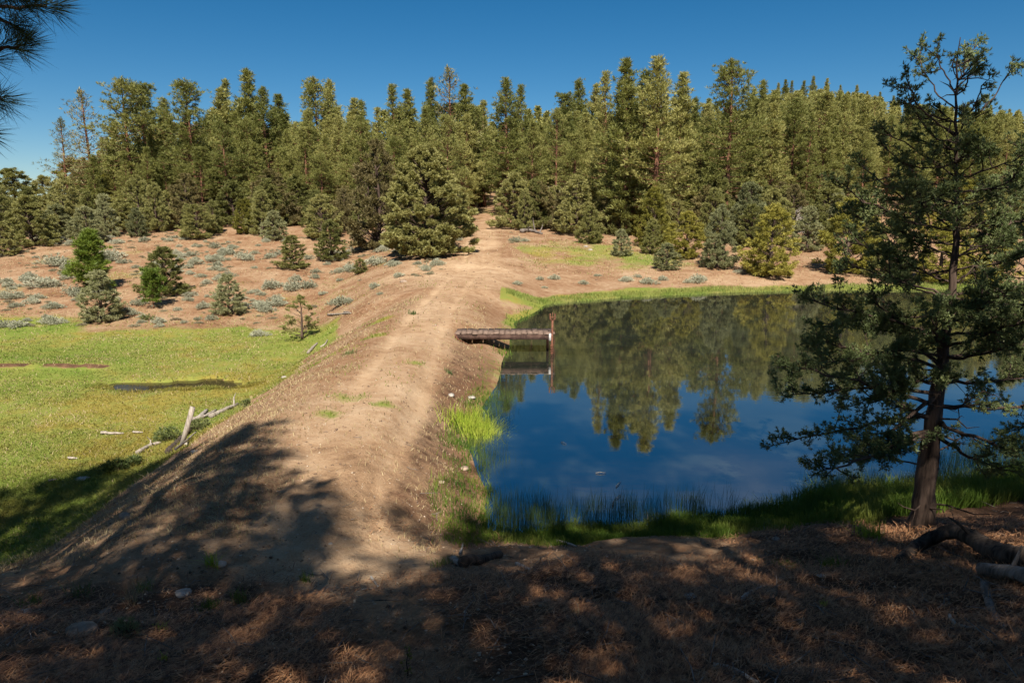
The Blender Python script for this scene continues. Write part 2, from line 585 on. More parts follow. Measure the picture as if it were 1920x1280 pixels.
M['ground'] = ground_mat()
M['water'] = water_mat('pond_water', (.019, .023, .017), .45, .17)
M['pool'] = water_mat('pool_water', (.035, .028, .012), .04, .3)
M['meadow'] = blade_mat('meadow_grass', None)
M['reed'] = blade_mat('shore_grass', [(.35, (.05, .10, .014)), (.5, (.10, .155, .02)), (.66, (.19, .21, .04))], 1.1)
M['pale_reed'] = blade_mat('pale_shore_grass', [(.35, (.14, .19, .035)), (.5, (.22, .25, .06)), (.66, (.30, .29, .09))], .8)
M['bright'] = blade_mat('bright_sedge', [(.35, (.22, .32, .02)), (.65, (.36, .40, .06))], 4)
M['rush'] = blade_mat('rush_stems', [(.35, (.03, .06, .012)), (.6, (.07, .11, .02))], 2)
M['straw'] = blade_mat('pine_straw', [(.33, (.045, .022, .013)), (.46, (.20, .092, .044)), (.60, (.42, .22, .105)), (.72, (.30, .225, .155))], 16, .1)
M['dry'] = blade_mat('dry_grass', [(.35, (.28, .2, .1)), (.65, (.42, .34, .19))], 5, .2)

# ------------------------------------------------------------------ the ground
sx = np.arange(-5.1, 5.1, .0135)
gx = 4.0 * np.sinh(sx)
sy = np.arange(-3.4, 5.45, .0135)
gy = 4.0 * np.sinh(sy) + 3
X, Y = np.meshgrid(gx, gy)
Z = terrain(X, Y)
nx, ny = len(gx), len(gy)


def cover(x, y, z=None):
    if z is None: z = terrain(x, y)
    nz = fbm(x * .5, y * .5, 51, 4)
    nl = fbm(x * .13, y * .13, 52, 3)
    # meadow left of the dam
    med = sstep(-x - 8.2 + 1.6 * nz, -.4, .8) * sstep(-(z + .55) + .8 * nz, -.25, .25) * sstep(y, 10, 12) * (1 - .7 * sstep(y + np.interp(x, [-32, -11], [-2.5, 2.0]) + 5 * nl + 4 * nz, 38, 41)) * (1 - sstep(y + np.interp(x, [-32, -11], [-2.5, 2.0]) + 5 * nl + 5 * nz, 41, 45.5))
    # thin grass on the faces and the crest
    thin = .33 * sstep(nz + .35 * nl, -.03, .16) * sstep(y, 12.5, 16) * (1 - sstep(y, 50, 60)) * (x < 1)
    # strips along the water
    onpond = (x > -1.8) & (y > 8) & (y < 60)
    d_far = y - shore_far(x)
    far = sstep(d_far, -2, -1) * (1 - sstep(d_far + 3 * nz + 1.2 * nl, 1.2, 3.0)) * (x > -.6) * .8
    nearb = (1 - sstep(z + .35 * nz, .26, .42)) * (y < 16) * (x > -1.0) * sstep(x, -.9, .1)
    inner = (1 - sstep(z + .5 * nz, .12, .40)) * (y >= 15) * (y < 40) * (x > -1.9) * (.42 + .4 * sstep(y, 26, 34) + .8 * nz)
    patch = 1.08 * np.exp(-((x - 6.5) / 9) ** 2 - ((y - 58) / 8.5) ** 2) * sstep(x, -.7, .8)
    patch = np.clip(patch * (.56 + 1.5 * nz + .5 * nl), 0, .60)
    slope = .40 * sstep(nl + .5 * nz, .02, .2) * sstep(y, 42, 48) * (x < -3)
    spots = 0
    for (cx, cy, r) in ((-3.6, 14.9, .55), (-2.75, 14.4, .38), (-3.75, 13.6, .4), (-4.6, 23, .5), (-2.6, 18.6, .4), (-5.2, 27, .6)):
        spots = np.maximum(spots, 1.0 * np.exp(-((x - cx) ** 2 + (y - cy) ** 2) / r ** 2))
    forest = .42 * sstep(nz, -.05, .15) * sstep(y, 72, 90)
    g = np.clip(np.maximum.reduce([med, thin, far, nearb * 1.0, inner, patch, slope, spots + 0 * x, forest]), 0, 1)
    # bare scarp, pool rim
    yed = 29.2 + .5 * fbm(x * .9, x * 0, 43) + .03 * (x + 20)
    g = g * (1 - sstep(y, yed - .14, yed - .05) * (1 - sstep(y, yed + .06, yed + .12)) * sstep(-x, 17, 17.6) * (1 - sstep(-x, 30, 36)) * (fbm(x * 1.7, y * 0, 44) > -.03))
    g = g * (1 - ((np.abs((x + 13.2) / 2.7) < 1) & (z < -1.65) & (y > 24) & (y < 29)))
    # bare track
    cx = np.interp(y, [6, 12, 20, 30, 38, 46, 60, 80], [-1.9, -2.6, -3.0, -2.9, -2.5, -2.1, -2.2, -2.8])
    wd = np.interp(y, [6, 14, 30, 38, 44, 52, 80], [1.3, 1.6, 1.3, 2.2, 3.4, 1.5, 1.2])
    tr = 1 - sstep(np.abs(x - cx) + 1.0 * nz, wd * .5, wd * 1.15)
    tr = tr * sstep(y, 5.5, 8) * (1 - sstep(y, 85, 100))
    tr = np.maximum(tr, .5 * sstep(y, 44, 48) * (1 - sstep(y, 50, 54)) * sstep(x, 1, 3) * (1 - patch))
    rut = 0
    for rx in (-3.75, -2.35):
        rut = np.maximum(rut, np.exp(-((x - rx - .25 * np.sin(y * .16)) / .30) ** 2))
    rut = rut * sstep(y, 9, 12) * (1 - sstep(y, 60, 80)) * (.7 + .9 * nz)
    arc = np.exp(-((np.hypot(x + 8.5, y - 36.2) - 7.2) / .35) ** 2) + np.exp(-((np.hypot(x + 8.5, y - 36.2) - 8.9) / .35) ** 2)
    arc = arc * sstep(x, -9, -7) * sstep(y, 38, 41) * .9
    clear = np.exp(-((x + 3.2) / 3.6) ** 2 - ((y - 46) / 5.5) ** 2)
    tr = np.clip(np.maximum.reduce([tr * (.50 + .7 * nl + .5 * nz), rut, arc, clear * (.9 + 1.2 * nz)]), 0, 1)
    g = np.clip(g * (1 - .85 * tr), 0, 1)
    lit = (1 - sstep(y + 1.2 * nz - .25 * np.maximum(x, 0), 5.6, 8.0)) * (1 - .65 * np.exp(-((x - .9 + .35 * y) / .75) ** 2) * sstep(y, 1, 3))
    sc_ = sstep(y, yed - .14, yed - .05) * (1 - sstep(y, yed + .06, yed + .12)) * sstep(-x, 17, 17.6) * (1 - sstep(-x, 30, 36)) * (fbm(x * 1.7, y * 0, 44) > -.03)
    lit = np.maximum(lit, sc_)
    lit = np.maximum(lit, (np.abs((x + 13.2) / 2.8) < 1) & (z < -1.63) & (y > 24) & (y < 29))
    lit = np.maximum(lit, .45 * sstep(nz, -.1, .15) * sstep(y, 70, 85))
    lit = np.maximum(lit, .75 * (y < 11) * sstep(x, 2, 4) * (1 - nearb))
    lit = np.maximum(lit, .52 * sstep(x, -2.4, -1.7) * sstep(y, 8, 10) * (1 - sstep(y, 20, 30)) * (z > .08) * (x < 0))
    return g, tr, np.clip(lit, 0, 1)


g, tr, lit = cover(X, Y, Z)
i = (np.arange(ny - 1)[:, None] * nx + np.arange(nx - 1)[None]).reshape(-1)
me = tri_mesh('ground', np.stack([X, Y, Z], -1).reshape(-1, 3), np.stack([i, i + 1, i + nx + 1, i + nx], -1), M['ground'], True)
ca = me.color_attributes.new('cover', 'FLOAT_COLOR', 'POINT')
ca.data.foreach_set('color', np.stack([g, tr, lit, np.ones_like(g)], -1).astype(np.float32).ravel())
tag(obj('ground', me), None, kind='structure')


def sheet(name, x0, x1, y0, y1, z, m, n=2):
    V = [[x0, y0, z], [x1, y0, z], [x1, y1, z], [x0, y1, z]]
    return tag(obj(name, tri_mesh(name, np.array(V), np.array([[0, 1, 2, 3]]), m)), None, kind='structure')


sheet('pond_water', -2.0, 62, 7.5, 60, 0.0, M['water'])
sheet('meadow_pool_water', -16.6, -9.7, 24.6, 28.4, -1.69, M['pool'])
sheet('ditch_water', -21, -8.9, 11.4, 13.8, -1.80, M['pool'])

EXTRA = True
# ------------------------------------------------------------------ tree builders


def pine_meshes(seed, H=17.0, W=2.6, cb=.22, dens=1.0, nm='pine', leaf='pine', k=10, tl=.42, tw=.058, open_=.0, top=1.0, snag=10):
    rng = np.random.default_rng(seed)
    wood, leafb = MB(), MB()
    lean = rng.normal(size=2) * .012
    zz = np.linspace(0, H, 14)
    wob = np.cumsum(rng.normal(size=(14, 2)) * .035, 0)
    TP = np.stack([lean[0] * zz + wob[:, 0] - wob[0, 0], lean[1] * zz + wob[:, 1] - wob[0, 1], zz], -1)
    r0 = .0145 * H
    rad = r0 * np.clip(1 - zz / H, .03, 1) ** .8
    rad[0] *= 1.35
    wood.tube(TP, rad, 8)

    def tp(z): return np.array([np.interp(z, zz, TP[:, 0]), np.interp(z, zz, TP[:, 1]), z])
    z = cb * H
    C, A, Ls = [], [], []
    gap = rng.random(60)
    phase = rng.random() * 9
    while z < H * .985:
        t = (z / H - cb) / (1 - cb)
        prof = (min(1, .50 + t * 2.2)) * (1 - t) ** (.62 * top) + .07
        prof *= .82 + .30 * math.sin(t * 17 + phase) * (.5 + .5 * open_)
        nb = int(rng.integers(3, 6))
        az0 = rng.random() * 6.28
        for b in range(nb):
            if rng.random() < open_ * .6: continue
            az = az0 + b * 6.28 / nb + rng.normal() * .35
            Lb = W * prof * rng.uniform(.55, 1.18)
            el = R(-14 + 55 * t + rng.normal() * 9)
            n = 6
            s = np.linspace(0, 1, n)
            up = R(28 + 12 * rng.random())
            ee = el + up * s ** 1.5
            step = Lb / (n - 1)
            d = np.stack([np.cos(az) * np.cos(ee), np.sin(az) * np.cos(ee), np.sin(ee)], -1)
            P = tp(z) + np.concatenate([[np.zeros(3)], np.cumsum(d[1:] * step, 0)])
            wood.tube(P, np.linspace(.014 * H * .16 * (1.1 - t * .7) + .012, .008, n), 3, False)
            m = max(3, int(Lb * 5.5 * dens))
            q = rng.uniform(.30 if t < .75 else .1, 1.02, m) ** .8
            pc = np.stack([np.interp(q, s, P[:, c]) for c in range(3)], -1)
            dd = np.stack([np.interp(q, s, d[:, c]) for c in range(3)], -1)
            side = rng.normal(size=(m, 3)) * [1, 1, .35] * (.10 + .16 * Lb * (1.1 - q[:, None] * .6)) * .75
            C.append(pc + side + [0, 0, .05]); A.append(dd * .8 + [0, 0, .65] + side * .9); Ls.append(np.full(m, tl * rng.uniform(.85, 1.15)))
        z += rng.uniform(.30, .52) * (H / 17) ** .5 * (1 - .35 * t)
    for q in range(snag):                      # dead lower limbs
        z = rng.uniform(.07, cb + .12) * H; az = rng.random() * 6.28; Lb = rng.uniform(.5, 1.7)
        s = np.linspace(0, 1, 5)[:, None]
        P = tp(z) + s * Lb * np.array([math.cos(az), math.sin(az), rng.uniform(-.25, .35)]) + s ** 2 * [0, 0, rng.uniform(-.3, .2)]
        wood.tube(P, np.linspace(.035, .008, 5), 3, False)
    # leader tuft
    nt_ = 10
    zt = np.linspace(H * .93, H * 1.0, nt_)
    C.append(np.stack([np.full(nt_, TP[-1, 0]), np.full(nt_, TP[-1, 1]), zt], -1) + rng.normal(size=(nt_, 3)) * .05)
    A.append(np.tile([0, 0, 1.], (nt_, 1))); Ls.append(np.full(nt_, tl))
    tufts(leafb, np.concatenate(C), np.concatenate(A), np.concatenate(Ls), tw, k, .62, rng)
    return wood.mesh(nm + '_trunk', M['bark']), leafb.mesh(nm + '_crown', M[leaf])


def juniper_meshes(seed, H=4.0, W=1.25, leaf='jun', dens=1.0, shape='cone', open_=.05, tl=.15, tw=.042, bare=.03):
    rng = np.random.default_rng(seed)
    wood, leafb = MB(), MB()
    zz = np.linspace(0, H * .93, 9)
    wob = np.cumsum(rng.normal(size=(9, 2)) * .02 * H / 4, 0); wob -= wob[0]
    TP = np.stack([wob[:, 0], wob[:, 1], zz], -1)
    wood.tube(TP, .035 * H ** .9 * np.clip(1 - zz / H, .05, 1), 7)
    nl = int(150 * dens * (1 + H / 7))
    C, A = [], []
    ph = rng.random(4) * 6.28
    for q in range(nl):
        t = rng.random() ** 1.35 * (1 - bare) + bare
        if shape == 'cone': pr = min(1, .66 + 2.4 * t) * (1 - t) ** .56 * 1.06
        elif shape == 'round': pr = min(1, .55 + 2.2 * t) * (1 - t ** 1.9) ** .55 * .98
        else: pr = min(1, .70 + 1.5 * t) * (1 - t ** 1.8) ** .7 * .95
        az = rng.random() * 6.28
        lob = 1 + .17 * math.sin(3 * az + ph[0] + 4 * t) + .12 * math.sin(5 * az + ph[1] - 7 * t) + .10 * math.sin(11 * t + ph[2])
        rr = W * pr * lob * (.35 + .68 * rng.random() ** .5) + .03
        c = np.array([math.cos(az) * rr, math.sin(az) * rr, t * H])
        if math.sin(2 * az + ph[3] + 6 * t) * .5 + .5 < open_ * rng.uniform(.6, 1.4): continue
        if q % 3 == 0:
            zr = max(.02, t - .14) * H
            root = np.array([np.interp(zr, zz, TP[:, 0]), np.interp(zr, zz, TP[:, 1]), zr])
            wood.tube(np.array([root, (root + c) / 2 + [0, 0, -.03 * H * rng.random()], c]), [.010 * H ** .8, .007 * H ** .8, .003], 3, False)
        lr = (.075 + .030 * H ** .75) * rng.uniform(.6, 1.35) * (1.1 - .4 * t)
        m = int(13 * (lr / .17) ** 1.3 * dens) + 5
        outw = unit(np.array([math.cos(az), math.sin(az), .55]))
        off = unit(rng.normal(size=(m, 3))) * lr * rng.random((m, 1)) ** .5 * .8 + outw * rng.uniform(-.6, 1.2, (m, 1)) * lr
        C.append(c + off); A.append(unit(off) * .6 + outw * .7 + [0, 0, .6])
    # leader
    m = int(14 * dens) + 6
    zt = rng.uniform(.84, 1.0, m)
    C.append(np.stack([TP[-1, 0] + rng.normal(size=m) * W * .22 * (1.03 - zt), TP[-1, 1] + rng.normal(size=m) * W * .22 * (1.03 - zt), zt * H - .05], -1))
    A.append(np.tile([0, 0, 1.], (m, 1)))
    C = np.concatenate(C); C[:, 2] = np.maximum(C[:, 2], .03)
    tufts(leafb, C, np.concatenate(A), tl, tw * .8, 9, .6, rng)
    return wood.mesh('juniper_trunk', M['jbark']), leafb.mesh('juniper_crown', M[leaf])


PROTO = {}


def proto(key, meshes, H):
    PROTO[key] = (meshes, H)


for q in range(5):
    proto(f'pine{q}', pine_meshes(100 + q, 17, [3.5, 4.0, 3.1, 3.8, 4.7][q], [.20, .36, .12, .40, .24][q], 1.35, top=[1.05, .85, 1.2, .8, .95][q], open_=[.15, .42, .1, .45, .35][q]), 17)
for q in range(2):
    proto(f'slim{q}', pine_meshes(120 + q, 15, [2.6, 2.9][q], .10, 1.7, top=[1.1, 1.25][q]), 15)
proto('thin', pine_meshes(130, 15, 3.4, .2, .6, leaf='pine_dull', open_=.5, k=5), 15)
proto('sapling0', pine_meshes(140, 4.6, 1.45, .04, 2.2, leaf='pine_green', k=14, tl=.34, tw=.045, top=.8, snag=0), 4.6)
proto('sapling1', pine_meshes(141, 3.0, 1.1, .22, 2.4, leaf='pine_green', k=14, tl=.30, tw=.04, top=.6, snag=0), 3.0)
JV = [('jun', 'cone'), ('jun', 'cone'), ('jun', 'round'), ('jun', 'column'), ('jun_grey', 'cone'), ('jun_grey', 'column'), ('jun_yellow', 'cone'), ('jun_yellow', 'round'), ('jun_brown', 'cone'), ('jun_brown', 'round')]
for q, (lf, shp) in enumerate(JV):
    proto(f'jun{q}', juniper_meshes(200 + q, 4.5, 1.35, lf, 1.1, shp, tl=.17), 4.5)
proto('big', juniper_meshes(230, 9.0, 3.3, 'jun', 2.0, 'cone', .06, .24, .065), 9.0)
proto('sparse', juniper_meshes(231, 3.2, .95, 'jun', .5, 'cone', .45, .14, .04, .2), 3.2)


def put_tree(key, name, label, cat, P, h, wfac=1.0, group=None, rz=None, rng=RNG):
    (tm, cm), H0 = PROTO[key]
    s = h / H0
    r = empty(name, (P[0], P[1], P[2] - .03))
    r.rotation_euler = (0, 0, rng.random() * 6.28 if rz is None else rz)
    r.scale = (s * wfac, s * wfac, s)
    tag(r, label, cat, group)
    obj('trunk', tm, r); obj('crown', cm, r)
    return r


# --- pines whose tops make the skyline: top pixel, distance, kind, label
SKY = [
    (152, 168, 92, 'thin', 'thin grey-green pine with half-bare branches, leftmost tall tree against the sky'),
    (112, 222, 94, 'thin', 'ragged half-dead pine with bare grey limbs, lower neighbour of the leftmost tall tree'),
    (226, 146, 86, 'pine3', 'tall pine with open crown and a bare dark trunk, first full pine from the left'),
    (264, 160, 92, 'pine1', 'broad pine crown merging with the first full pine on its right side'),
    (298, 184, 104, 'slim0', 'small pointed pine tip in the gap right of the first full pine'),
    (352, 158, 86, 'pine1', 'wide round-topped pine with a reddish bare lower trunk and grey snags'),
    (408, 168, 96, 'slim1', 'slim pine tip just left of the tall pointed pine'),
    (430, 150, 100, 'pine2', 'pointed pine between the round-topped pine and its taller twin'),
    (456, 132, 94, 'slim0', 'tall pointed pine, highest of the left third of the skyline'),
    (494, 166, 92, 'pine0', 'pine with dense pointed crown right of the tall pointed one'),
    (524, 180, 106, 'slim1', 'short slim pine top in the dip of the skyline'),
    (592, 148, 98, 'pine4', 'broad many-tipped pine rising alone left of a skyline dip'),
    (618, 150, 102, 'slim0', 'slim pine tip touching the broad many-tipped pine'),
    (660, 186, 108, 'slim1', 'left of two narrow twin pine tips in the skyline dip'),
    (674, 190, 112, 'slim0', 'right of two narrow twin pine tips in the skyline dip'),
    (700, 202, 120, 'pine2', 'low pine top at the bottom of the skyline dip'),
    (742, 160, 100, 'pine2', 'sharp conical pine just right of the skyline dip'),
    (768, 170, 106, 'slim1', 'slim pine top right of the sharp conical pine'),
    (814, 148, 100, 'slim0', 'slender pine left of the tall airy pine'),
    (842, 126, 98, 'thin', 'tall airy pine with see-through top above the big juniper'),
    (872, 160, 96, 'slim1', 'pine with pointed tip right of the tall airy pine'),
    (906, 188, 110, 'pine2', 'low pine top left of the track opening'),
    (950, 148, 92, 'pine0', 'full pine standing behind the end of the dirt track'),
    (985, 160, 98, 'pine2', 'pine right next to the full pine behind the track'),
    (1060, 180, 104, 'pine1', 'low rounded pine top between the track pines and a tall group'),
    (1090, 150, 112, 'slim0', 'dark slim pine left of the reddish-tipped one'),
    (1115, 160, 110, 'slim1', 'slim pine with a rusty dead patch below its tip'),
    (1146, 135, 76, 'pine2', 'yellow-green steep conical pine left of the tallest group'),
    (1180, 114, 72, 'slim1', 'second tallest pine of the group of pines above the pond'),
    (1204, 132, 76, 'slim0', 'shorter pine squeezed between the two tallest of the pond group'),
    (1234, 108, 69.5, 'pine0', 'tallest pine of the group above the pond, dense round-tipped crown'),
    (1278, 138, 77, 'slim1', 'slim bluish pine right of the tallest pond pine'),
    (1306, 184, 118, 'slim0', 'short pine top in the notch right of the pond group'),
    (1330, 186, 120, 'slim1', 'small pine top left of the large solitary pine'),
    (1376, 114, 75, 'pine4', 'large solitary wide pine with layered limbs above the far shore'),
    (1430, 152, 118, 'slim0', 'slim pine at the foot of the hill right of the large solitary pine'),
    (1412, 168, 130, 'slim1', 'narrow pine half hidden behind the large solitary pine'),
]
HILL = [(1458, 156), (1474, 150), (1487, 152), (1508, 152), (1524, 143), (1550, 148), (1574, 160), (1590, 172), (1608, 160), (1626, 172),
        (1650, 173), (1676, 180), (1700, 192), (1722, 196), (1745, 200), (1815, 192), (1838, 204), (1860, 198), (1878, 206), (1893, 205), (1912, 206)]
NP = 0
for (px, py, D, key, lab) in SKY:
    P = at_depth(px, py, D)
    gz = tz(P[0], D)
    put_tree(key, 'pine_tree', lab, 'pine', (P[0], D, gz), P[2] - gz, 1.25 + .08 * RNG.normal())
    NP += 1
for q, (px, py) in enumerate(HILL):
    D = 205 + RNG.uniform(-15, 25)
    P = at_depth(px, py, D)
    gz = tz(P[0], D)
    h = P[2] - gz
    put_tree(['slim0', 'slim1', 'pine2', 'pine0'][q % 4], 'pine_tree', 'small distant pine on the crest line of the right-hand hill against the sky', 'pine',
             (P[0], D, gz), max(h, 9), 1.0, 'pines on the crest of the right-hand hill')
    NP += 1

SKX = [-400, 0, 60, 100, 150, 200, 300, 400, 500, 560, 640, 700, 750, 900, 1000, 1080, 1150, 1300, 1420, 1450, 1600, 1700, 1800, 1920, 2400]
SKYY = [380, 376, 372, 352, 296, 252, 222, 206, 206, 212, 206, 222, 206, 200, 206, 212, 198, 205, 198, 172, 178, 198, 208, 216, 225]


def cap_height(x, y, gz, h, rng):
    px, py = pix([x, y, gz + h])
    lim = np.interp(px, SKX, SKYY) + 60 * rng.random() ** 1.6 - 6
    if py < lim:
        zt = at_depth(px, lim, y)[2]
        return zt - gz
    return h


rng = np.random.default_rng(31)
cand = []
placed = []
tries = 0
while len(cand) < 760 and tries < 40000:
    tries += 1
    D = 82 + 150 * rng.random() ** 1.35
    u = rng.uniform(-.86, .86)
    x = u * D
    if D > 130 and u < .12 and rng.random() < .8: continue
    if u < -.62 and rng.random() < .75: continue
    if abs(x + 2.6) < 3 and D < 96: continue
    dmin = 2.1 + .006 * D
    if any((x - a) ** 2 + (D - b) ** 2 < dmin * dmin for a, b in placed): continue
    gz = tz(x, D)
    h = rng.uniform(11, 17.5) if D > 88 else rng.uniform(8, 15)
    h = cap_height(x, D, gz, h, rng)
    if h < 5: continue
    placed.append((x, D))
    cand.append((D, x, gz, h))
cand.sort()
keys = ['pine0', 'pine1', 'pine2', 'pine3', 'pine4', 'slim0', 'slim1', 'pine0', 'pine2', 'slim0']
far_rest = cand[300 - NP - 6:]
for q, (D, x, gz, h) in enumerate(cand[:300 - NP - 6]):
    u = x / D
    hill = u > .33 and D > 105
    if hill: lab, gr = 'olive pine among many on the slope of the right-hand hill', 'pines covering the right-hand hill'
    elif D < 100: lab, gr = 'mid-sized olive pine filling the front edge of the forest, below the skyline', 'pines filling the front edge of the forest'
    else: lab, gr = 'pine deep in the forest, seen in the gaps between front trees', 'pines deep in the forest'
    put_tree(keys[q % len(keys)] if h > 8 else ['slim0', 'slim1', 'pine2'][q % 3], 'pine_tree', lab, 'pine', (x, D, gz), h, rng.uniform(1.0, 1.35) if h > 10 else 1.4, gr)
# the farther ones read as one mass
tm, cm = pine_meshes(150, 15, 2.1, .12, .45, k=4, tl=.62, tw=.17, snag=0)
cv = np.empty(len(cm.vertices) * 3, np.float32); cm.vertices.foreach_get('co', cv); cv = cv.reshape(-1, 3)
cf = np.empty(len(cm.loops), np.int32); cm.loops.foreach_get('vertex_index', cf); cf = cf.reshape(-1, 3)
FV, FF = [], []
for q, (D, x, gz, h) in enumerate(far_rest):
    a = rng.random() * 6.28; s = h / 15
    rot = np.array([[math.cos(a), -math.sin(a), 0], [math.sin(a), math.cos(a), 0], [0, 0, 1]])
    FV.append((cv * [s * 1.4, s * 1.4, s]) @ rot.T + [x, D, gz]); FF.append(cf + q * len(cv))
if FV:
    tag(obj('distant_forest', tri_mesh('distant_forest', np.concatenate(FV), np.concatenate(FF), M['pine'])), 'mass of distant pines covering the upper hillside behind the forest edge', 'forest', kind='stuff')

# --- junipers and saplings: base pixel, top y, width px, kind, label
JUN = [
    (192, 602, 508, 78, 'jun4', 'grey-green cone juniper at the meadow edge, in front of the bright green sapling'),
    (312, 552, 464, 80, 'jun0', 'bushy juniper just behind the small green pine with a bare stem'),
    (430, 588, 514, 60, 'jun5', 'lone stubby grey-green juniper on bare red soil left of the dam'),
    (567, 636, 552, 66, 'sparse', 'sparse juniper with a twisted bare grey trunk at the foot of the dam'),
    (550, 504, 442, 54, 'jun0', 'small cone juniper on the sage slope, left of the big spreading juniper'),
    (622, 488, 414, 58, 'jun1', 'juniper with bare lower stem beside the left flank of the big spreading juniper'),
    (605, 447, 366, 66, 'jun2', 'juniper standing directly behind the bare-stemmed one on the sage slope'),
    (676, 512, 484, 30, 'jun3', 'dwarf dark juniper bush below the big spreading juniper'),
    (800, 478, 276, 178, 'big', 'big spreading juniper in the centre, largest of the front trees, left of the track'),
    (712, 466, 268, 104, 'jun8', 'tall olive-brown juniper pressed against the left side of the big spreading juniper'),
    (858, 444, 350, 56, 'jun1', 'juniper peeping out at the right flank of the big spreading juniper'),
    (372, 447, 384, 74, 'jun2', 'round ball-shaped juniper at the top of the sage slope'),
    (320, 428, 358, 66, 'jun1', 'juniper left behind the round ball-shaped one'),
    (259, 444, 390, 36, 'jun5', 'narrow grey column juniper at the top of the sage slope'),
    (232, 432, 374, 58, 'jun0', 'olive juniper left behind the narrow grey column juniper'),
    (165, 458, 388, 60, 'jun4', 'pale juniper above the bright green sapling'),
    (200, 422, 330, 80, 'jun6', 'yellow-green juniper at the forest edge left of the first bare pine trunk'),
    (60, 462, 368, 84, 'jun0', 'wide dark juniper near the left edge with shade at its right foot'),
    (112, 446, 384, 60, 'jun4', 'rounded grey juniper right of the wide dark one near the left edge'),
    (8, 480, 418, 52, 'jun1', 'small juniper cut by the left edge of the view'),
    (36, 420, 318, 96, 'jun2', 'round-topped juniper on the skyline at the far left'),
    (90, 410, 330, 70, 'jun3', 'juniper under the ragged half-dead pine on the far left'),
    (150, 405, 300, 100, 'jun6', 'large yellowish juniper below the leftmost tall pine'),
    (515, 450, 396, 46, 'jun4', 'small juniper at the back of the sage slope left of the smaller cone ones'),
    (484, 438, 380, 42, 'jun1', 'dark juniper behind the bare-soil slope under the tall pointed pine'),
    (510, 425, 320, 92, 'jun8', 'orange-brown juniper at the forest edge in the left half'),
    (560, 420, 330, 70, 'jun1', 'olive juniper between the orange-brown one and the twiggy dead tree'),
    (965, 428, 326, 82, 'jun0', 'dark green juniper right of the track where it enters the forest'),
    (1008, 428, 342, 66, 'jun9', 'brownish thin juniper above the grey fallen tree'),
    (1080, 440, 332, 78, 'jun1', 'green juniper with black shade at its foot right of the grey fallen tree'),
    (1106, 456, 386, 48, 'jun3', 'narrow juniper stepping forward right of the shade patch'),
    (1152, 436, 340, 76, 'jun8', 'brown-tinged juniper behind the narrow one'),
    (1164, 480, 430, 38, 'jun4', 'little grey juniper alone at the edge of the green patch'),
    (1222, 476, 412, 42, 'jun1', 'slim juniper left of the round pair above the far shore'),
    (1238, 452, 348, 50, 'jun0', 'tall narrow juniper behind the slim one above the far shore'),
    (1285, 484, 398, 70, 'jun7', 'round bright juniper in the middle of the far bank'),
    (1250, 505, 456, 52, 'jun4', 'low grey mound-like juniper nearest the far shore'),
    (1346, 502, 386, 66, 'jun5', 'grey-green column juniper right of the round bright one'),
    (1400, 455, 344, 80, 'jun4', 'pale juniper behind the far bank below the large solitary pine'),
    (1444, 518, 386, 98, 'jun6', 'yellow-green cone juniper with black shade at its left foot on the far bank'),
    (1512, 470, 388, 62, 'jun4', 'greyish juniper between the two yellow-green ones on the far bank'),
    (1588, 512, 374, 104, 'jun7', 'wide yellow-green juniper with long shade to its left, close to the leafy near tree'),
    (1668, 520, 410, 80, 'jun0', 'juniper on the far bank seen through the left branches of the near tree'),
    (1760, 530, 420, 90, 'jun6', 'yellowish juniper on the far bank seen behind the trunk of the near tree'),
    (1850, 530, 400, 90, 'jun7', 'bright juniper on the far bank seen at the right of the near trunk'),
    (1550, 440, 340, 70, 'jun0', 'olive juniper higher up behind the wide yellow-green one'),
    (1470, 430, 350, 60, 'jun1', 'olive juniper at the foot of the hill behind the yellow-green cone juniper'),
    (1320, 440, 350, 60, 'jun8', 'brown-olive juniper in the trees behind the round bright one'),
    (1040, 425, 350, 60, 'jun2', 'rounded juniper at the forest edge behind the green patch'),
    (440, 425, 340, 70, 'jun0', 'olive juniper under the pines left of the orange-brown one'),
    (400, 420, 350, 60, 'jun6', 'yellowish juniper under the round-topped pine'),
    (650, 425, 350, 60, 'jun8', 'brownish juniper behind the twiggy dead tree'),
]
for (px, by, ty, wpx, key, lab) in JUN:
    G = ground_px(px, by)
    top = at_depth(px, ty, G[1])
    h = max(.6, top[2] - G[2])
    (_, H0) = PROTO[key]
    wm = wpx / FPX * G[1] * .5
    W0 = 3.3 if key == 'big' else (.95 if key == 'sparse' else 1.35)
    put_tree(key, 'juniper_tree', lab, 'juniper', (G[0], G[1], tz(G[0], G[1])), h, np.clip(wm / W0 / (h / H0), .55, 1.7))
rj = np.random.default_rng(55)
nfill = 0
while nfill < 80:
    y = rj.uniform(64, 84); u = rj.uniform(-.82, .8); x = u * y
    if abs(x + 2.6) < 3.5 or (u < .2 and y < 71) or (u > .2 and y < 58 + 14 * rj.random()): continue
    if any((x - a) ** 2 + (y - b_) ** 2 < 4 for a, b_ in placed): continue
    placed.append((x, y))
    gr = 'junipers crowding the forest edge right of the track' if u > 0 else 'junipers crowding the forest edge left of the track'
    put_tree(f'jun{[0, 1, 2, 0, 1, 4, 6, 8, 9, 3][rj.integers(10)]}', 'juniper_tree', 'olive juniper half hidden among others at the forest edge ' + ('right' if u > 0 else 'left') + ' of the track', 'juniper',
             (x, y, tz(x, y)), rj.uniform(3, 6.2), rj.uniform(.8, 1.3), gr)
    nfill += 1
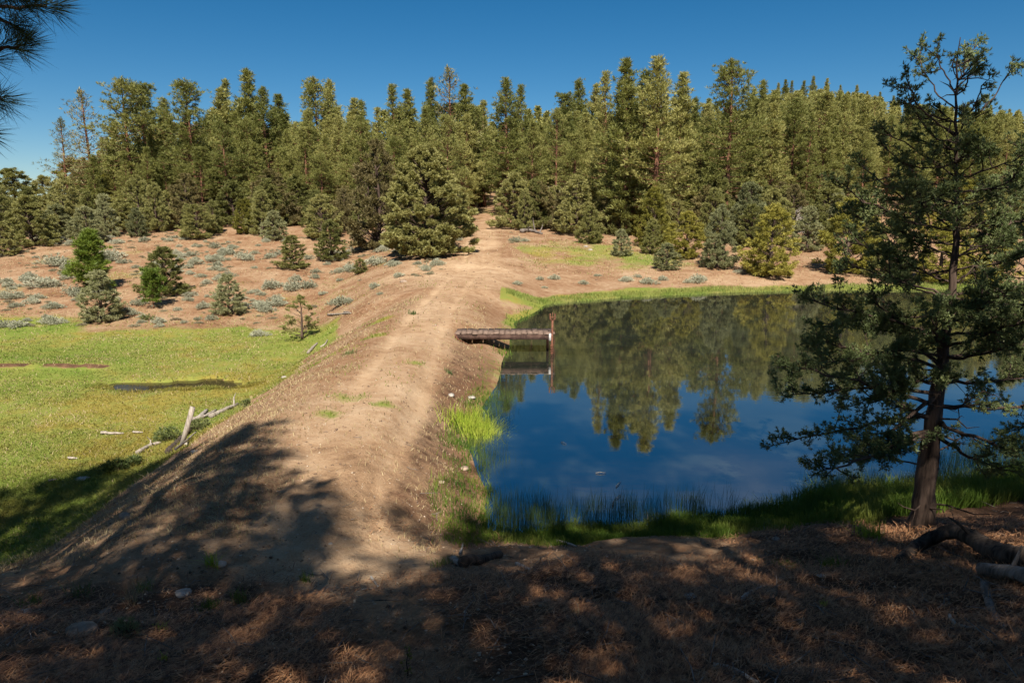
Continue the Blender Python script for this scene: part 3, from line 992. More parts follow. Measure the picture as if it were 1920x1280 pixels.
for (px, by, ty, wpx, key, lab) in [
    (180, 545, 436, 92, 'sapling0', 'bright green bushy young pine on the sage slope behind the grey juniper'),
    (289, 578, 510, 58, 'sapling1', 'small bright green pine with a thin bare stem beside the bushy juniper')]:
    G = ground_px(px, by)
    h = at_depth(px, ty, G[1])[2] - G[2]
    put_tree(key, 'young_pine', lab, 'pine', (G[0], G[1], tz(G[0], G[1])), h, wpx / FPX * G[1] * .5 / ({'sapling0': 1.45, 'sapling1': 1.1}[key]) / (h / PROTO[key][1]))


# --- tall pines around the viewer, whose shade lies over the foreground
for q in range(3):
    proto(f'shade{q}', pine_meshes(170 + q, 15, [3.3, 3.6, 3.0][q],         .17, [.92, .8, .72][q], top=[.9, .8, 1][q], open_=[.39, .54, .66][q], k=9, tl=.46, tw=.06), 15)
SHADE = [
    (-5.2, -1.0, 14.6, 'shade0', 1.0, 'pine beside the viewpoint on the left, one limb reaching into the top left corner'),
    (-8.4, .2, 15.2, 'shade0', 1.0, 'pine left of the viewpoint, second from it, shading the left face of the dam'),
    (-12.0, -1.5, 15.2, 'shade2', 1.1, 'pine far left of the viewpoint, shading the corner of the meadow'),
    (-6.8, -.6, 15.4, 'shade0', .95, 'pine left of the viewpoint, between its two nearest neighbours'),
    (-10.2, -.4, 15.8, 'shade0', 1.0, 'pine left of the viewpoint, third from it, shading the toe of the dam'),
    (-3.9, -3.2, 14.6, 'shade2', .95, 'pine close behind the viewpoint on the left'),
    (-2.3, -7.0, 16.2, 'shade1', 1.05, 'pine right behind the viewpoint'),
    (.0, -6.0, 14.6, 'shade1', 1.0, 'smaller pine behind the viewpoint, right of the central one'),
    (1.0, -4.2, 22.5, 'shade0', .66, 'tall slender pine behind the viewpoint, shading the pond corner'),
    (3.1, -4.6, 20.5, 'shade0', .8, 'tall pine behind the viewpoint, shading the near shore grass'),
    (5.0, -3.0, 20.0, 'shade2', .95, 'tall pine behind the viewpoint, shading the near leafy juniper'),
    (8.4, -4.0, 21.0, 'shade2', 1.0, 'tall pine behind the viewpoint, second from the right'),
    (4.4, -9.0, 18.0, 'shade2', 1.0, 'tall pine in the second row behind the viewpoint, right'),
    (12.0, -2.0, 20.0, 'shade1', 1.0, 'tall pine behind the viewpoint, far right'),
]
for (x, y, h, key, wf, lab) in SHADE:
    t = put_tree(key, 'pine_tree', lab, 'pine', (x, y, tz(x, y)), h, wf)
    if x == -5.2: NEARPINE = t
# ------------------------------------------------------------------ the near leafy tree on the bank (built limb by limb)
def bez(p0, p1, p2, n=9):
    s = np.linspace(0, 1, n)[:, None]
    return (1 - s) ** 2 * p0 + 2 * s * (1 - s) * p1 + s ** 2 * p2


def near_juniper(name, label, trunk_px, Yt, limbs, seed, r0=.165, extra=26, dens=1.0):
    rng = np.random.default_rng(seed)
    T = np.array([at_depth(a, b, Yt) for a, b in trunk_px])
    T[:, 1] += rng.normal(size=len(T)) * .04
    T[0, 2] = tz(T[0, 0], T[0, 1]) - .08
    base = T[0].copy()
    tl = np.concatenate([[0], np.cumsum(np.linalg.norm(np.diff(T, axis=0), axis=1))])
    q = np.linspace(0, tl[-1], 40)
    TP = np.stack([np.interp(q, tl, T[:, c]) for c in range(3)], -1)
    TP[1:-1, :2] += rng.normal(size=(38, 2)) * .012
    fr = q / q[-1]
    rad = r0 * np.interp(fr, [0, .05, .2, .45, .7, .9, 1], [1.25, .95, .72, .36, .17, .08, .03])
    wood, leafb = MB(), MB()
    dead = wood
    wood.tube(TP, rad, 10, rough=.22, rng=rng)
    C, A, Ls = [], [], []

    def twig(p, d, L, r, level):
        n = 6
        d = unit(d)
        bend = rng.normal(size=3) * .35 + [0, 0, .25]
        P = [p]; dd = d.copy()
        for j in range(n - 1):
            dd = unit(dd + bend / n + rng.normal(size=3) * .10)
            P.append(P[-1] + dd * L / (n - 1))
        P = np.array(P)
        wood.tube(P, np.linspace(r, .003, n), 4 if level == 0 else 3, False)
        s = np.linspace(0, 1, n)
        if level < 1:
            for t in rng.uniform(.2, .98, max(3, int(L * 13))):
                pp = np.array([np.interp(t, s, P[:, c]) for c in range(3)])
                twig(pp, d * .7 + rng.normal(size=3) * .6 + [0, 0, .15], L * rng.uniform(.25, .5) * (1.1 - .4 * t), r * .45, 1)
        m = max(3, int(L * (54 if level else 24) * dens))
        t = rng.uniform(.25, 1.05, m)
        pp = np.stack([np.interp(t, s, P[:, c]) for c in range(3)], -1) + rng.normal(size=(m, 3)) * .022
        C.append(pp); A.append(np.tile(d, (m, 1)) + rng.normal(size=(m, 3)) * .5 + [0, 0, .35]); Ls.append(np.full(m, .062))

    def limb(p0, p1, p2, r):
        P = bez(p0, p1, p2, 12)
        P[1:-1] += rng.normal(size=(10, 3)) * .025 * np.linalg.norm(p2 - p0) * .4
        L = np.linalg.norm(np.diff(P, axis=0), axis=1).sum()
        wood.tube(P, np.linspace(r, .007, 12), 6, False, .15, rng)
        s = np.linspace(0, 1, 12)
        D = np.gradient(P, axis=0)
        hi = np.clip((pix(p2)[1] - 90) / 330, .32, 1)
        for t in np.concatenate([rng.uniform(.22, 1, int(L * 8.6 * hi)), [1.0, .95] if L > .5 else [1.0]]):
            pp = np.array([np.interp(t, s, P[:, c]) for c in range(3)])
            d = unit(np.array([np.interp(t, s, D[:, c]) for c in range(3)]))
            twig(pp, d * .75 + rng.normal(size=3) * [.6, .6, .45] + [0, 0, .12], rng.uniform(.22, .5) * (1.15 - .35 * t) * min(1, .46 + L * .36), .010, 0)
        if rng.random() < .6:
            t = rng.uniform(.05, .3); pp = np.array([np.interp(t, s, P[:, c]) for c in range(3)])
            dtw = unit(rng.normal(size=3)) * rng.uniform(.2, .45)
            dead.tube(np.array([pp, pp + dtw * .5 + [0, 0, .03], pp + dtw]), [.01, .007, .002], 4, False)

    for (a, m, b) in limbs:
        dy = rng.normal() * .75
        pa = at_depth(*a, Yt)
        # attach on the trunk axis at that height
        k = np.argmin(np.abs(TP[:, 2] - pa[2])); pa = TP[k]
        pm = at_depth(*m, Yt + dy * .5); pb = at_depth(*b, Yt + dy)
        limb(pa, pm, pb, max(.011, rad[k] * .33))
    for j in range(extra):
        f = .24 + .70 * rng.random() ** 1.35; k = int(f * 39)
        az = rng.uniform(0, 6.28)
        Lh = (1 - f) ** .85 * 2.0 * rng.uniform(.5, 1.0) + .18
        d = np.array([math.cos(az) * .8, math.sin(az), 0])
        pa = TP[k]; pb = pa + d * Lh + [0, 0, Lh * rng.uniform(-.1, .45)]
        limb(pa, (pa + pb) / 2 + [0, 0, -.12 * Lh], pb, max(.01, rad[k] * .35))
    for j in range(34):                       # short boughs hugging the spire
        f = rng.uniform(.60, .99); k = int(f * 39); az = rng.uniform(0, 6.28)
        Lh = rng.uniform(.12, .40) * (1.15 - f) * 2.2 + .06
        pb = TP[k] + np.array([math.cos(az), math.sin(az), rng.uniform(.2, .7)]) * Lh
        limb(TP[k], (TP[k] + pb) / 2, pb, max(.006, rad[k] * .3))
    for j in range(14):                       # bare snags low on the trunk
        k = int(rng.uniform(.08, .4) * 39); az = rng.uniform(0, 6.28); L = rng.uniform(.3, .9)
        d = np.array([math.cos(az), math.sin(az), rng.uniform(-.4, .3)]) * L
        P = np.array([TP[k], TP[k] + d * .4 + rng.normal(size=3) * .05, TP[k] + d * .75 + rng.normal(size=3) * .06, TP[k] + d])
        dead.tube(P, [.016, .012, .008, .003], 4, False)
        e = P[2] + rng.normal(size=3) * .15
        dead.tube(np.array([P[1], (P[1] + e) / 2 + .03, e]), [.008, .006, .002], 3, False)
    tufts(leafb, np.concatenate(C), np.concatenate(A), np.concatenate(Ls), .0115, 9, .50, rng)
    r = empty(name, base)
    for nm, b, m in (('trunk', wood, M['jbark']), ('foliage', leafb, M['jun_near'])):
        b.V = [v - base for v in b.V]
        o = obj(nm, b.mesh(nm, m), r)
    tag(r, label, 'juniper')
    return r


TR = [(1722, 1006), (1728, 930), (1742, 850), (1752, 790), (1768, 700), (1778, 600), (1785, 500), (1790, 400), (1795, 300), (1797, 200), (1797, 120), (1796, 72)]
LIMBS = [((1760, 740), (1640, 720), (1470, 742)), ((1752, 775), (1630, 790), (1482, 828)), ((1756, 760), (1650, 715), (1500, 690)),
         ((1750, 800), (1660, 850), (1545, 880)), ((1764, 700), (1650, 650), (1520, 640)), ((1770, 660), (1650, 640), (1540, 690)),
         ((1775, 630), (1660, 600), (1515, 560)), ((1778, 590), (1660, 580), (1555, 610)), ((1780, 560), (1690, 530), (1600, 500)),
         ((1783, 520), (1700, 500), (1610, 455)), ((1785, 480), (1710, 450), (1600, 400)), ((1788, 440), (1700, 425), (1575, 350)),
         ((1789, 410), (1710, 385), (1640, 330)), ((1791, 370), (1730, 350), (1650, 268)), ((1793, 330), (1750, 300), (1665, 250)),
         ((1795, 285), (1740, 262), (1705, 190)), ((1796, 250), (1735, 225), (1702, 165)), ((1796, 215), (1745, 180), (1724, 108)),
         ((1797, 170), (1770, 140), (1760, 110)), ((1797, 150), (1815, 130), (1812, 105)), ((1797, 190), (1815, 170), (1815, 140)),
         ((1796, 224), (1845, 222), (1886, 145)), ((1796, 228), (1830, 215), (1840, 162)),
         ((1793, 330), (1860, 322), (1925, 290)), ((1790, 370), (1850, 360), (1930, 340)), ((1787, 450), (1850, 440), (1945, 400)),
         ((1784, 500), (1860, 500), (1955, 470)), ((1780, 555), (1860, 550), (1960, 520)), ((1776, 610), (1850, 600), (1955, 580)),
         ((1770, 670), (1850, 660), (1960, 640)), ((1764, 715), (1850, 720), (1965, 700)), ((1758, 755), (1840, 770), (1960, 760)),
         ((1752, 790), (1830, 830), (1945, 850)), ((1748, 815), (1810, 860), (1880, 880)), ((1762, 720), (1700, 700), (1600, 760)),
         ((1768, 690), (1720, 640), (1640, 560)), ((1758, 750), (1690, 790), (1620, 850)), ((1782, 540), (1820, 520), (1870, 430))]
near_juniper('juniper_tree', 'large dark juniper on the near bank at the right, standing in front of the pond', TR, 9.1, LIMBS, 5)
TR2 = [(2075, 960), (2070, 850), (2062, 700), (2055, 500), (2050, 300), (2048, 230)]
LIMBS2 = [((2066, 750), (1990, 740), (1900, 690)), ((2063, 700), (1980, 680), (1890, 640)), ((2062, 650), (1980, 640), (1880, 560)), ((2058, 560), (1980, 540), (1870, 470)),
          ((2056, 500), (1980, 470), (1885, 400)), ((2053, 430), (1990, 400), (1900, 330)), ((2068, 800), (1990, 810), (1905, 800)), ((2052, 380), (2000, 350), (1915, 280)),
          ((2062, 620), (1990, 600), (1900, 600)), ((2055, 520), (1990, 520), (1895, 520)), ((2060, 600), (2130, 580), (2200, 540)), ((2055, 480), (2110, 450), (2180, 400))]
near_juniper('juniper_tree', 'second dark juniper reaching in at the right edge with only its outer limbs in view', TR2, 9.9, LIMBS2, 8, .15, 12, .75)

# --- limb of the near pine in the top left corner
rng = np.random.default_rng(77)
mw = Matrix.LocRotScale(NEARPINE.location, NEARPINE.rotation_euler, NEARPINE.scale)
inv = np.array(mw.inverted())


def localize(b):
    b.V = [(np.c_[v, np.ones(len(v))] @ inv.T)[:, :3] for v in b.V]


wood, nd_ = MB(), MB()
hub = at_depth(-330, 60, 2.9)
tr0 = np.array([-5.2, -1.0, hub[2] - .9])
wood.tube(bez(tr0, (tr0 + hub) / 2 + [0, 0, -.1], hub, 8), np.linspace(.05, .03, 8), 6, False)
TW = [[(-330, 60), (-150, 20), (0, 28), (60, 34), (112, 28)], [(-330, 60), (-120, 90), (0, 128), (40, 104), (64, 100)],
      [(-330, 60), (-150, 130), (-40, 190), (4, 205), (28, 202)], [(-330, 60), (-170, 170), (-60, 250), (-10, 262)],
      [(-150, 20), (-60, -20), (20, -12), (62, 8)], [(0, 28), (20, 50), (44, 60)]]
C, A = [], []
for tw in TW:
    y0 = 3.1 + rng.normal() * .12
    P = np.array([at_depth(a - 24 * (a > -200), b - 16 * (a > -200), 2.9 if k == 0 and (a, b) == (-330, 60) else y0 + rng.normal() * .04) for k, (a, b) in enumerate(tw)])
    P = np.concatenate([bez(P[k], (P[k] + P[k + 1]) / 2 + rng.normal(size=3) * .012, P[k + 1], 5)[:-1] for k in range(len(P) - 1)] + [P[-1:]])
    wood.tube(P, np.linspace(.013, .005, len(P)), 5, False)
    n = len(P)
    for k in range(n):
        f = k / (n - 1)
        if f < .45: continue
        d = unit(P[min(k + 1, n - 1)] - P[max(k - 1, 0)])
        for rep in range(2 if f < 1 else 5):
            C.append(P[k] + rng.normal(size=3) * .008); A.append(d * (.9 if f < 1 else 1.3))
C, A = np.array(C), np.array(A)
tufts(nd_, C, A, .15, .0023, 22, .55, rng)
localize(wood); localize(nd_)
lo = obj('limb', wood.mesh('limb', M['bark']), NEARPINE)
obj('needles', nd_.mesh('needles', M['branch_needles']), lo)

# ------------------------------------------------------------------ outlet walkway at the pond
dk = empty('footbridge', (0, 24.6, 0))
tag(dk, 'short weathered plank walkway from the dirt dam out over the pond', 'walkway')
dk.rotation_euler = (0, 0, R(1.2))
pl = MB()
xs = np.arange(-2.05, 1.36, .2)
for k, xx in enumerate(xs):
    pl.box([xx + .1, .55 + rng.normal() * .02, .735 + rng.normal() * .006], .190, 1.08, .045, Matrix.Rotation(rng.normal() * .02, 3, 'Z'), .012, rng)
obj('deck', pl.mesh('deck', M['deck']), dk)
for yy in (.06, 1.04):
    b = MB(); b.box([-.33, yy, .615], 3.42, .09, .175); obj('beam', b.mesh('beam', M['beam']), dk)
b = MB(); b.box([1.33, .55, .60], .07, .86, .2); obj('crosspiece', b.mesh('crosspiece', M['beam']), dk)
b = MB(); b.tube([[1.45, .05, -1.3], [1.45, .05, .3], [1.46, .05, 1.22]], .04, 8); po = obj('post', b.mesh('post', M['rust']), dk)
b = MB()
for sgn in (-1, 1):
    b.tube([[1.46, .05, 1.2], [1.46 + .09 * sgn, .05, 1.28], [1.46 + .085 * sgn, .05, 1.47]], [.03, .028, .02], 6)
b.tube([[1.38, .05, 1.33], [1.54, .05, 1.33]], .018, 6); b.tube([[1.46, .05, 1.2], [1.46, .05, 1.50]], .014, 6)
obj('screw_bracket', b.mesh('screw_bracket', M['rust']), po)
b = MB(); b.tube([[1.36, 1.02, -1.2], [1.36, 1.02, .62]], .05, 8); obj('rear_post', b.mesh('rear_post', M['rust']), dk)
b = MB(); b.box([1.37, -.01, .62], .08, .06, .26); obj('end_plate', b.mesh('end_plate', M['bolt']), dk)
for (p, q2) in (([-2.0, -.02, .66], [-1.72, -.12, .30]), ([-2.04, 0, .74], [-1.9, -.16, .34]), ([-1.9, -.05, .55], [-.95, -.55, .12])):
    b = MB(); b.tube([p, [(p[0] + q2[0]) / 2, (p[1] + q2[1]) / 2, (p[2] + q2[2]) / 2 - .02], q2], .02, 6); obj('brace', b.mesh('brace', M['rust']), dk)
b = MB()
for k in range(7):
    z = .02 + .05 * k
    b.tube([[1.45 + .055 * math.cos(a), .05 + .055 * math.sin(a), z + rng.normal() * .012] for a in np.linspace(0, 6.28, 9)], .014, 4)
obj('corroded_sleeve', b.mesh('corroded_sleeve', M['rust']), po)


# ------------------------------------------------------------------ dead wood, rocks, tufts
def stick(name, pts, r, m, label, cat, lift=.5, r1=None, sides=7, snags=0, rough=.2, arch=None, seed=1):
    """a log, root or stick lying along ground points seen at the given photo pixels"""
    rg = np.random.default_rng(seed + int(pts[0][0]))
    G = []
    for k, (a, b) in enumerate(pts):
        g_ = ground_px(a, b); g_ = np.array([g_[0], g_[1], max(tz(g_[0], g_[1]), 0 if g_[0] > -.8 and g_[1] > 10.5 else -9)])
        G.append(g_)
    G = np.array(G)
    if arch is not None: G[:, 2] += np.array(arch)
    ln = np.linalg.norm(np.diff(G, axis=0), axis=1).sum()
    n = int(np.clip(ln / (1.7 * r), 4, 26))
    s = np.linspace(0, 1, len(G)); q = np.linspace(0, 1, n)
    P = np.stack([np.interp(q, s, G[:, c]) for c in range(3)], -1)
    if len(G) > 2:
        for _ in range(2): P[1:-1] = (P[:-2] + 2 * P[1:-1] + P[2:]) / 4
    rr = np.linspace(r, r * .6 if r1 is None else r1, n)
    P[:, 2] += rr * lift
    P[1:-1] += rg.normal(size=(n - 2, 3)) * r * .10
    base = P[0].copy(); P = P - base
    b = MB(); b.tube(P, rr, sides, True, rough, rg)
    for k in range(snags):
        i_ = rg.integers(1, n - 1); d = unit(rg.normal(size=3) + [0, 0, .6]) * rg.uniform(2.5, 6) * r
        b.tube(np.array([P[i_], P[i_] + d * .5 + rg.normal(size=3) * r * .4, P[i_] + d]), [r * .4, r * .28, r * .08], 5, False)
    o = obj(name, b.mesh(name, m), None, base)
    return tag(o, label, cat)


LOGS = [
    ('log', [(316, 852), (345, 820), (374, 788)], .10, 'dark_wood', 'brown log under the leaning plank at the foot of the dam', 'log', .8),
    ('bleached_branch', [(258, 852), (278, 838), (302, 832)], .07, 'pale', 'short bleached branch below left of the leaning plank', 'branch', .8),
    ('bleached_branch', [(356, 792), (382, 786), (405, 772)], .07, 'pale', 'bleached branch right of the leaning plank, pointing up the dam', 'branch', 1.4),
    ('bleached_branch', [(395, 785), (420, 772), (446, 760)], .09, 'pale', 'forked bleached branch at the upper end of the driftwood pile', 'branch', .9),
    ('log', [(372, 790), (388, 772)], .09, 'snag', 'grey stub of a log in the middle of the driftwood pile', 'log', 1.0),
    ('stick', [(330, 852), (352, 832), (368, 815)], .035, 'pale', 'thin pale stick lying over the brown log', 'stick', 4.0),
    ('stick', [(190, 815), (232, 815)], .05, 'pale', 'straight pale stick lying on the meadow, larger of two in line', 'stick', 1.4),
    ('stick', [(250, 813), (268, 813)], .04, 'pale', 'short pale stick in line with the larger one on the meadow', 'stick', 1.4),
    ('stick', [(128, 862), (146, 862)], .04, 'pale', 'small pale stick on the meadow below the two in line', 'stick', 1.4),
    ('stick', [(92, 904), (107, 900)], .03, 'pale', 'pale twig on the meadow left of the white rock', 'stick', 1.4),
    ('branch', [(578, 664), (588, 652), (595, 645)], .075, 'pale', 'white broken branch on the grass below the sparse juniper', 'branch', .9),
    ('branch', [(601, 652), (610, 647), (614, 638)], .05, 'pale', 'small curved white branch next to the white broken one', 'branch', .9),
    ('pole', [(615, 592), (658, 588)], .06, 'pale', 'straight pale pole lying on the bare ground above the sparse juniper', 'pole', .9),
    ('pole', [(645, 586), (655, 585)], .04, 'pale', 'stub of pale wood behind the straight pale pole', 'wood', .9),
    ('log', [(868, 1062), (900, 1056), (938, 1044)], .075, 'dark_wood', 'short dark rotten log in the shade where the dam meets the near slope', 'log', .7),
    ('stick', [(862, 1046), (866, 1034), (868, 1022)], .018, 'snag', 'grey stick standing behind the left end of the short dark log', 'stick', 3.0),
    ('wood_chunk', [(850, 1052), (862, 1062)], .045, 'pale', 'bleached wood chunk at the left end of the short dark log', 'wood', .9),
    ('stick', [(696, 1084), (702, 1092), (709, 1102)], .016, 'snag', 'short grey stick pointing down, alone in the middle of the shaded track', 'stick', 1.2),
    ('stick', [(678, 1107), (694, 1105), (709, 1103)], .010, 'snag', 'thin twig touching the foot of the short grey stick on the track', 'stick', 1.2),
    ('stick', [(1042, 1016), (1062, 1020), (1080, 1026)], .022, 'pale', 'pale stick below the shore grass near the bottom corner of the pond', 'stick', 1.2),
    ('stick', [(968, 1060), (980, 1064), (994, 1070)], .022, 'snag', 'grey stick on the thin grass right of the short dark log', 'stick', 1.2),
    ('root', [(1338, 1252), (1366, 1254), (1392, 1264), (1420, 1282)], .022, 'snag', 'pale root surfacing at the bottom edge right of centre', 'root', .4),
    ('stub', [(1446, 1140), (1450, 1122), (1456, 1104)], .035, 'dark_wood', 'dark stub of wood standing in the needles in the right foreground', 'stub', 1.5),
    ('twig', [(1780, 1158), (1790, 1176), (1830, 1182)], .016, 'snag', 'crooked grey twig in a sunlit hollow of needles at lower right', 'twig', 1.5),
    ('branch', [(1200, 1140), (1235, 1128), (1262, 1120)], .018, 'dark_wood', 'dark twig half buried in needles right of the centre foreground', 'branch', .8),
    ('root', [(1390, 1130), (1402, 1118), (1424, 1106), (1446, 1100)], .020, 'snag', 'curved root looping out of the needles left of the dark stub', 'root', 1.6),
]
for k, (nm, pts, r, m, lab, cat, lift) in enumerate(LOGS):
    stick(nm, pts, r, M[m], lab, cat, lift, seed=k, snags=2 if nm == 'bleached_branch' else 0)
stick('fallen_log', [(1688, 1056), (1722, 1036), (1762, 1030), (1800, 1032), (1842, 1048), (1880, 1060), (1935, 1066)], .06, M['dark_wood'],
      'arched dark fallen trunk lying in needles under the large juniper', 'log', .6, .12, 10, 2, .3, [0, .08, .17, .18, .10, .04, .04])
stick('broken_log', [(1836, 1084), (1880, 1088), (1940, 1108)], .06, M['old_wood'],
      'broken log with a pale splintered end below the arched trunk at the right edge', 'log', 1.5, .07, 9, 1, .35)
stick('root', [(1846, 1098), (1852, 1128), (1866, 1160), (1884, 1184)], .04, M['old_wood'], 'grey root running down from the broken log', 'root', .5, .02, 8, 1, .3)
# grey fallen tree beyond the pond
stick('fallen_tree', [(978, 437), (995, 434), (1016, 440)], .24, M['old_wood'], 'grey weathered fallen tree with stub limbs beside the track at the forest edge', 'log', .8, .12, 8, 3, .3)
# twiggy dead tree at the forest edge
def dead_tree(px, by, ty, label, seed):
    rg = np.random.default_rng(seed)
    G = ground_px(px, by); h = at_depth(px, ty, G[1])[2] - G[2]
    b = MB(); zz = np.linspace(0, h, 8)
    T = np.stack([np.cumsum(rg.normal(size=8) * .08), np.cumsum(rg.normal(size=8) * .08), zz], -1); T -= T[0] * [1, 1, 0]
    b.tube(T, np.linspace(.17, .02, 8), 7)
    for k in range(34):
        t = rg.uniform(.2, .95); p = np.array([np.interp(t * h, zz, T[:, 0]), np.interp(t * h, zz, T[:, 1]), t * h])
        az = rg.random() * 6.28; L = rg.uniform(.6, 1.9) * (1.15 - .5 * t)
        d = np.array([math.cos(az), math.sin(az), rg.uniform(-.1, .6)]) * L
        P = np.array([p, p + d * .4 + rg.normal(size=3) * .08, p + d * .75 + rg.normal(size=3) * .1, p + d])
        b.tube(P, [.05, .035, .022, .008], 4, False)
        for j in range(3):
            e = rg.normal(size=3) * .35 * L * .5 + [0, 0, .1]; q_ = P[rg.integers(1, 4)]
            b.tube(np.array([q_, q_ + e * .5, q_ + e]), [.018, .012, .005], 3, False)
    o = obj('dead_tree', b.mesh('dead_tree', M['snag']), None, (G[0], G[1], tz(G[0], G[1]) - .05))
    tag(o, label, 'dead tree')


dead_tree(652, 408, 318, 'twiggy dead grey tree at the forest edge left of the big spreading juniper', 3)
dead_tree(1048, 424, 348, 'bare grey tree between the brownish juniper and the green one', 4)
dead_tree(1492, 452, 392, 'small bare grey tree among the junipers of the far bank', 5)

# leaning plank
G1 = ground_px(340, 838); top = at_depth(361, 764, G1[1] - .1)
b = MB(); L = np.linalg.norm(top - G1) + .25
ax = unit(top - G1); side = unit(np.cross(ax, [0, 1, .1])); nrm = np.cross(side, ax)
b.box((G1 + top) / 2 - ax * .1 - G1, .13, .045, L, np.stack([side, nrm, ax], 1), .03, rng)
tag(obj('plank', b.mesh('plank', M['pale']), None, G1), 'upright weathered plank leaning on the driftwood at the foot of the dam', 'plank')

ROCKS = [
    (155, 899, .16, 'rock', 'white rock on the meadow near the shaded grass'), (846, 742, .10, 'rock', 'pale round rock beside the bright clump of sedge'),
    (884, 747, .13, 'rock', 'flat whitish rock at the water edge above the bright clump of sedge'), (413, 1060, .075, 'rock', 'pale rock beside the grass tuft on the shaded dam face'),
    (342, 1114, .085, 'rock', 'sunlit layered rock on the needle slope at lower left'), (150, 1186, .125, 'rock_brown', 'large brown lichened rock at lower left beside the grey-green plant'),
    (45, 1150, .06, 'rock', 'small pale rock near the left edge of the needle slope'), (1230, 1081, .045, 'rock', 'small bluish-white stone alone on the shaded needles right of centre'),
    (1104, 1130, .04, 'rock', 'pale stone beside a hollow in the needles at centre'), (1294, 1118, .05, 'rock', 'half-buried pale stone near the looping root'),
    (534, 708, .13, 'rock', 'white stone on the grassy left brow of the dam'), (828, 905, .07, 'rock_brown', 'brownish stone at the shade edge on the right of the dam'),
    (870, 880, .09, 'rock_brown', 'grey stone in the shade near the pond corner'), (757, 529, .20, 'rock_brown', 'grey-brown rock by the bare track bend'),
    (1098, 463, .22, 'rock', 'pair of white stones, the left one, on the green patch'), (1107, 469, .18, 'rock', 'pair of white stones, the right one, on the green patch'),
    (195, 1150, .07, 'rock_brown', 'brown stone above the large lichened rock'), (1455, 1012, .06, 'rock', 'pale stone below the tall shore grass'),
    (236, 970, .11, 'rock_brown', 'bluish stone at the top edge of the shaded dam face'), (365, 848, .10, 'rock', 'pale stone under the driftwood pile'),
    (352, 832, .09, 'rock', 'whitish stone beside the foot of the leaning plank'), (1540, 1080, .04, 'rock', 'small pale stone on needles between the trunk and the foreground'),
    (620, 1020, .03, 'rock', 'tiny pale stone on the dappled track'), (1195, 963, .08, 'rock_brown', 'dark stone in the shallow water near the shore grass')]
for (px, py, s, m, lab) in ROCKS:
    g_ = ground_px(px, py)
    V, F = blob(rng, [s * rng.uniform(.9, 1.3), s * rng.uniform(.8, 1.1), s * rng.uniform(.42, .62)], .5)
    a = rng.random() * 6.28
    V = V @ np.array([[math.cos(a), math.sin(a), 0], [-math.sin(a), math.cos(a), 0], [0, 0, 1]])
    tag(obj('rock', tri_mesh('rock', V, F, M[m]), None, (g_[0], g_[1], tz(g_[0], g_[1]) + s * .12)), lab, 'rock')


def blades(mb, P, h, wd, lean, rng, curve=.35):
    """grass blades: two stacked tapering pieces each"""
    n = len(P); a = rng.random(n) * 6.28
    h = np.broadcast_to(h, (n,)) * rng.uniform(.55, 1.2, n)
    wv = np.stack([np.cos(a), np.sin(a), 0 * a], -1) * np.broadcast_to(wd, (n,))[:, None] * .5
    la = rng.random(n) * 6.28; ll = rng.normal(size=n) * lean
    d = np.stack([np.cos(la) * ll, np.sin(la) * ll, np.ones(n)], -1)
    m = P + d * (h * .55)[:, None]
    d2 = d * [1 + curve * 2, 1 + curve * 2, .8]
    t = m + d2 * (h * .45)[:, None]
    V = np.stack([P - wv, P + wv, m + wv * .7, m - wv * .7, t], 1).reshape(-1, 3)
    q = np.arange(n)[:, None] * 5
    mb.add(V, np.concatenate([q + [0, 1, 2], q + [0, 2, 3], q + [3, 2, 4]]))


def clump(px, py, r, h, n, wd, m, name, label, cat='grass tuft', lean=.5):
    g_ = ground_px(px, py)
    P = rng.normal(size=(n, 2)) * r * .5
    z = terrain(P[:, 0] + g_[0], P[:, 1] + g_[1]) - tz(g_[0], g_[1])
    b = MB(); blades(b, np.c_[P, z], h, wd, lean, rng)
    tag(obj(name, b.mesh(name, M[m]), None, (g_[0], g_[1], tz(g_[0], g_[1]))), label, cat)


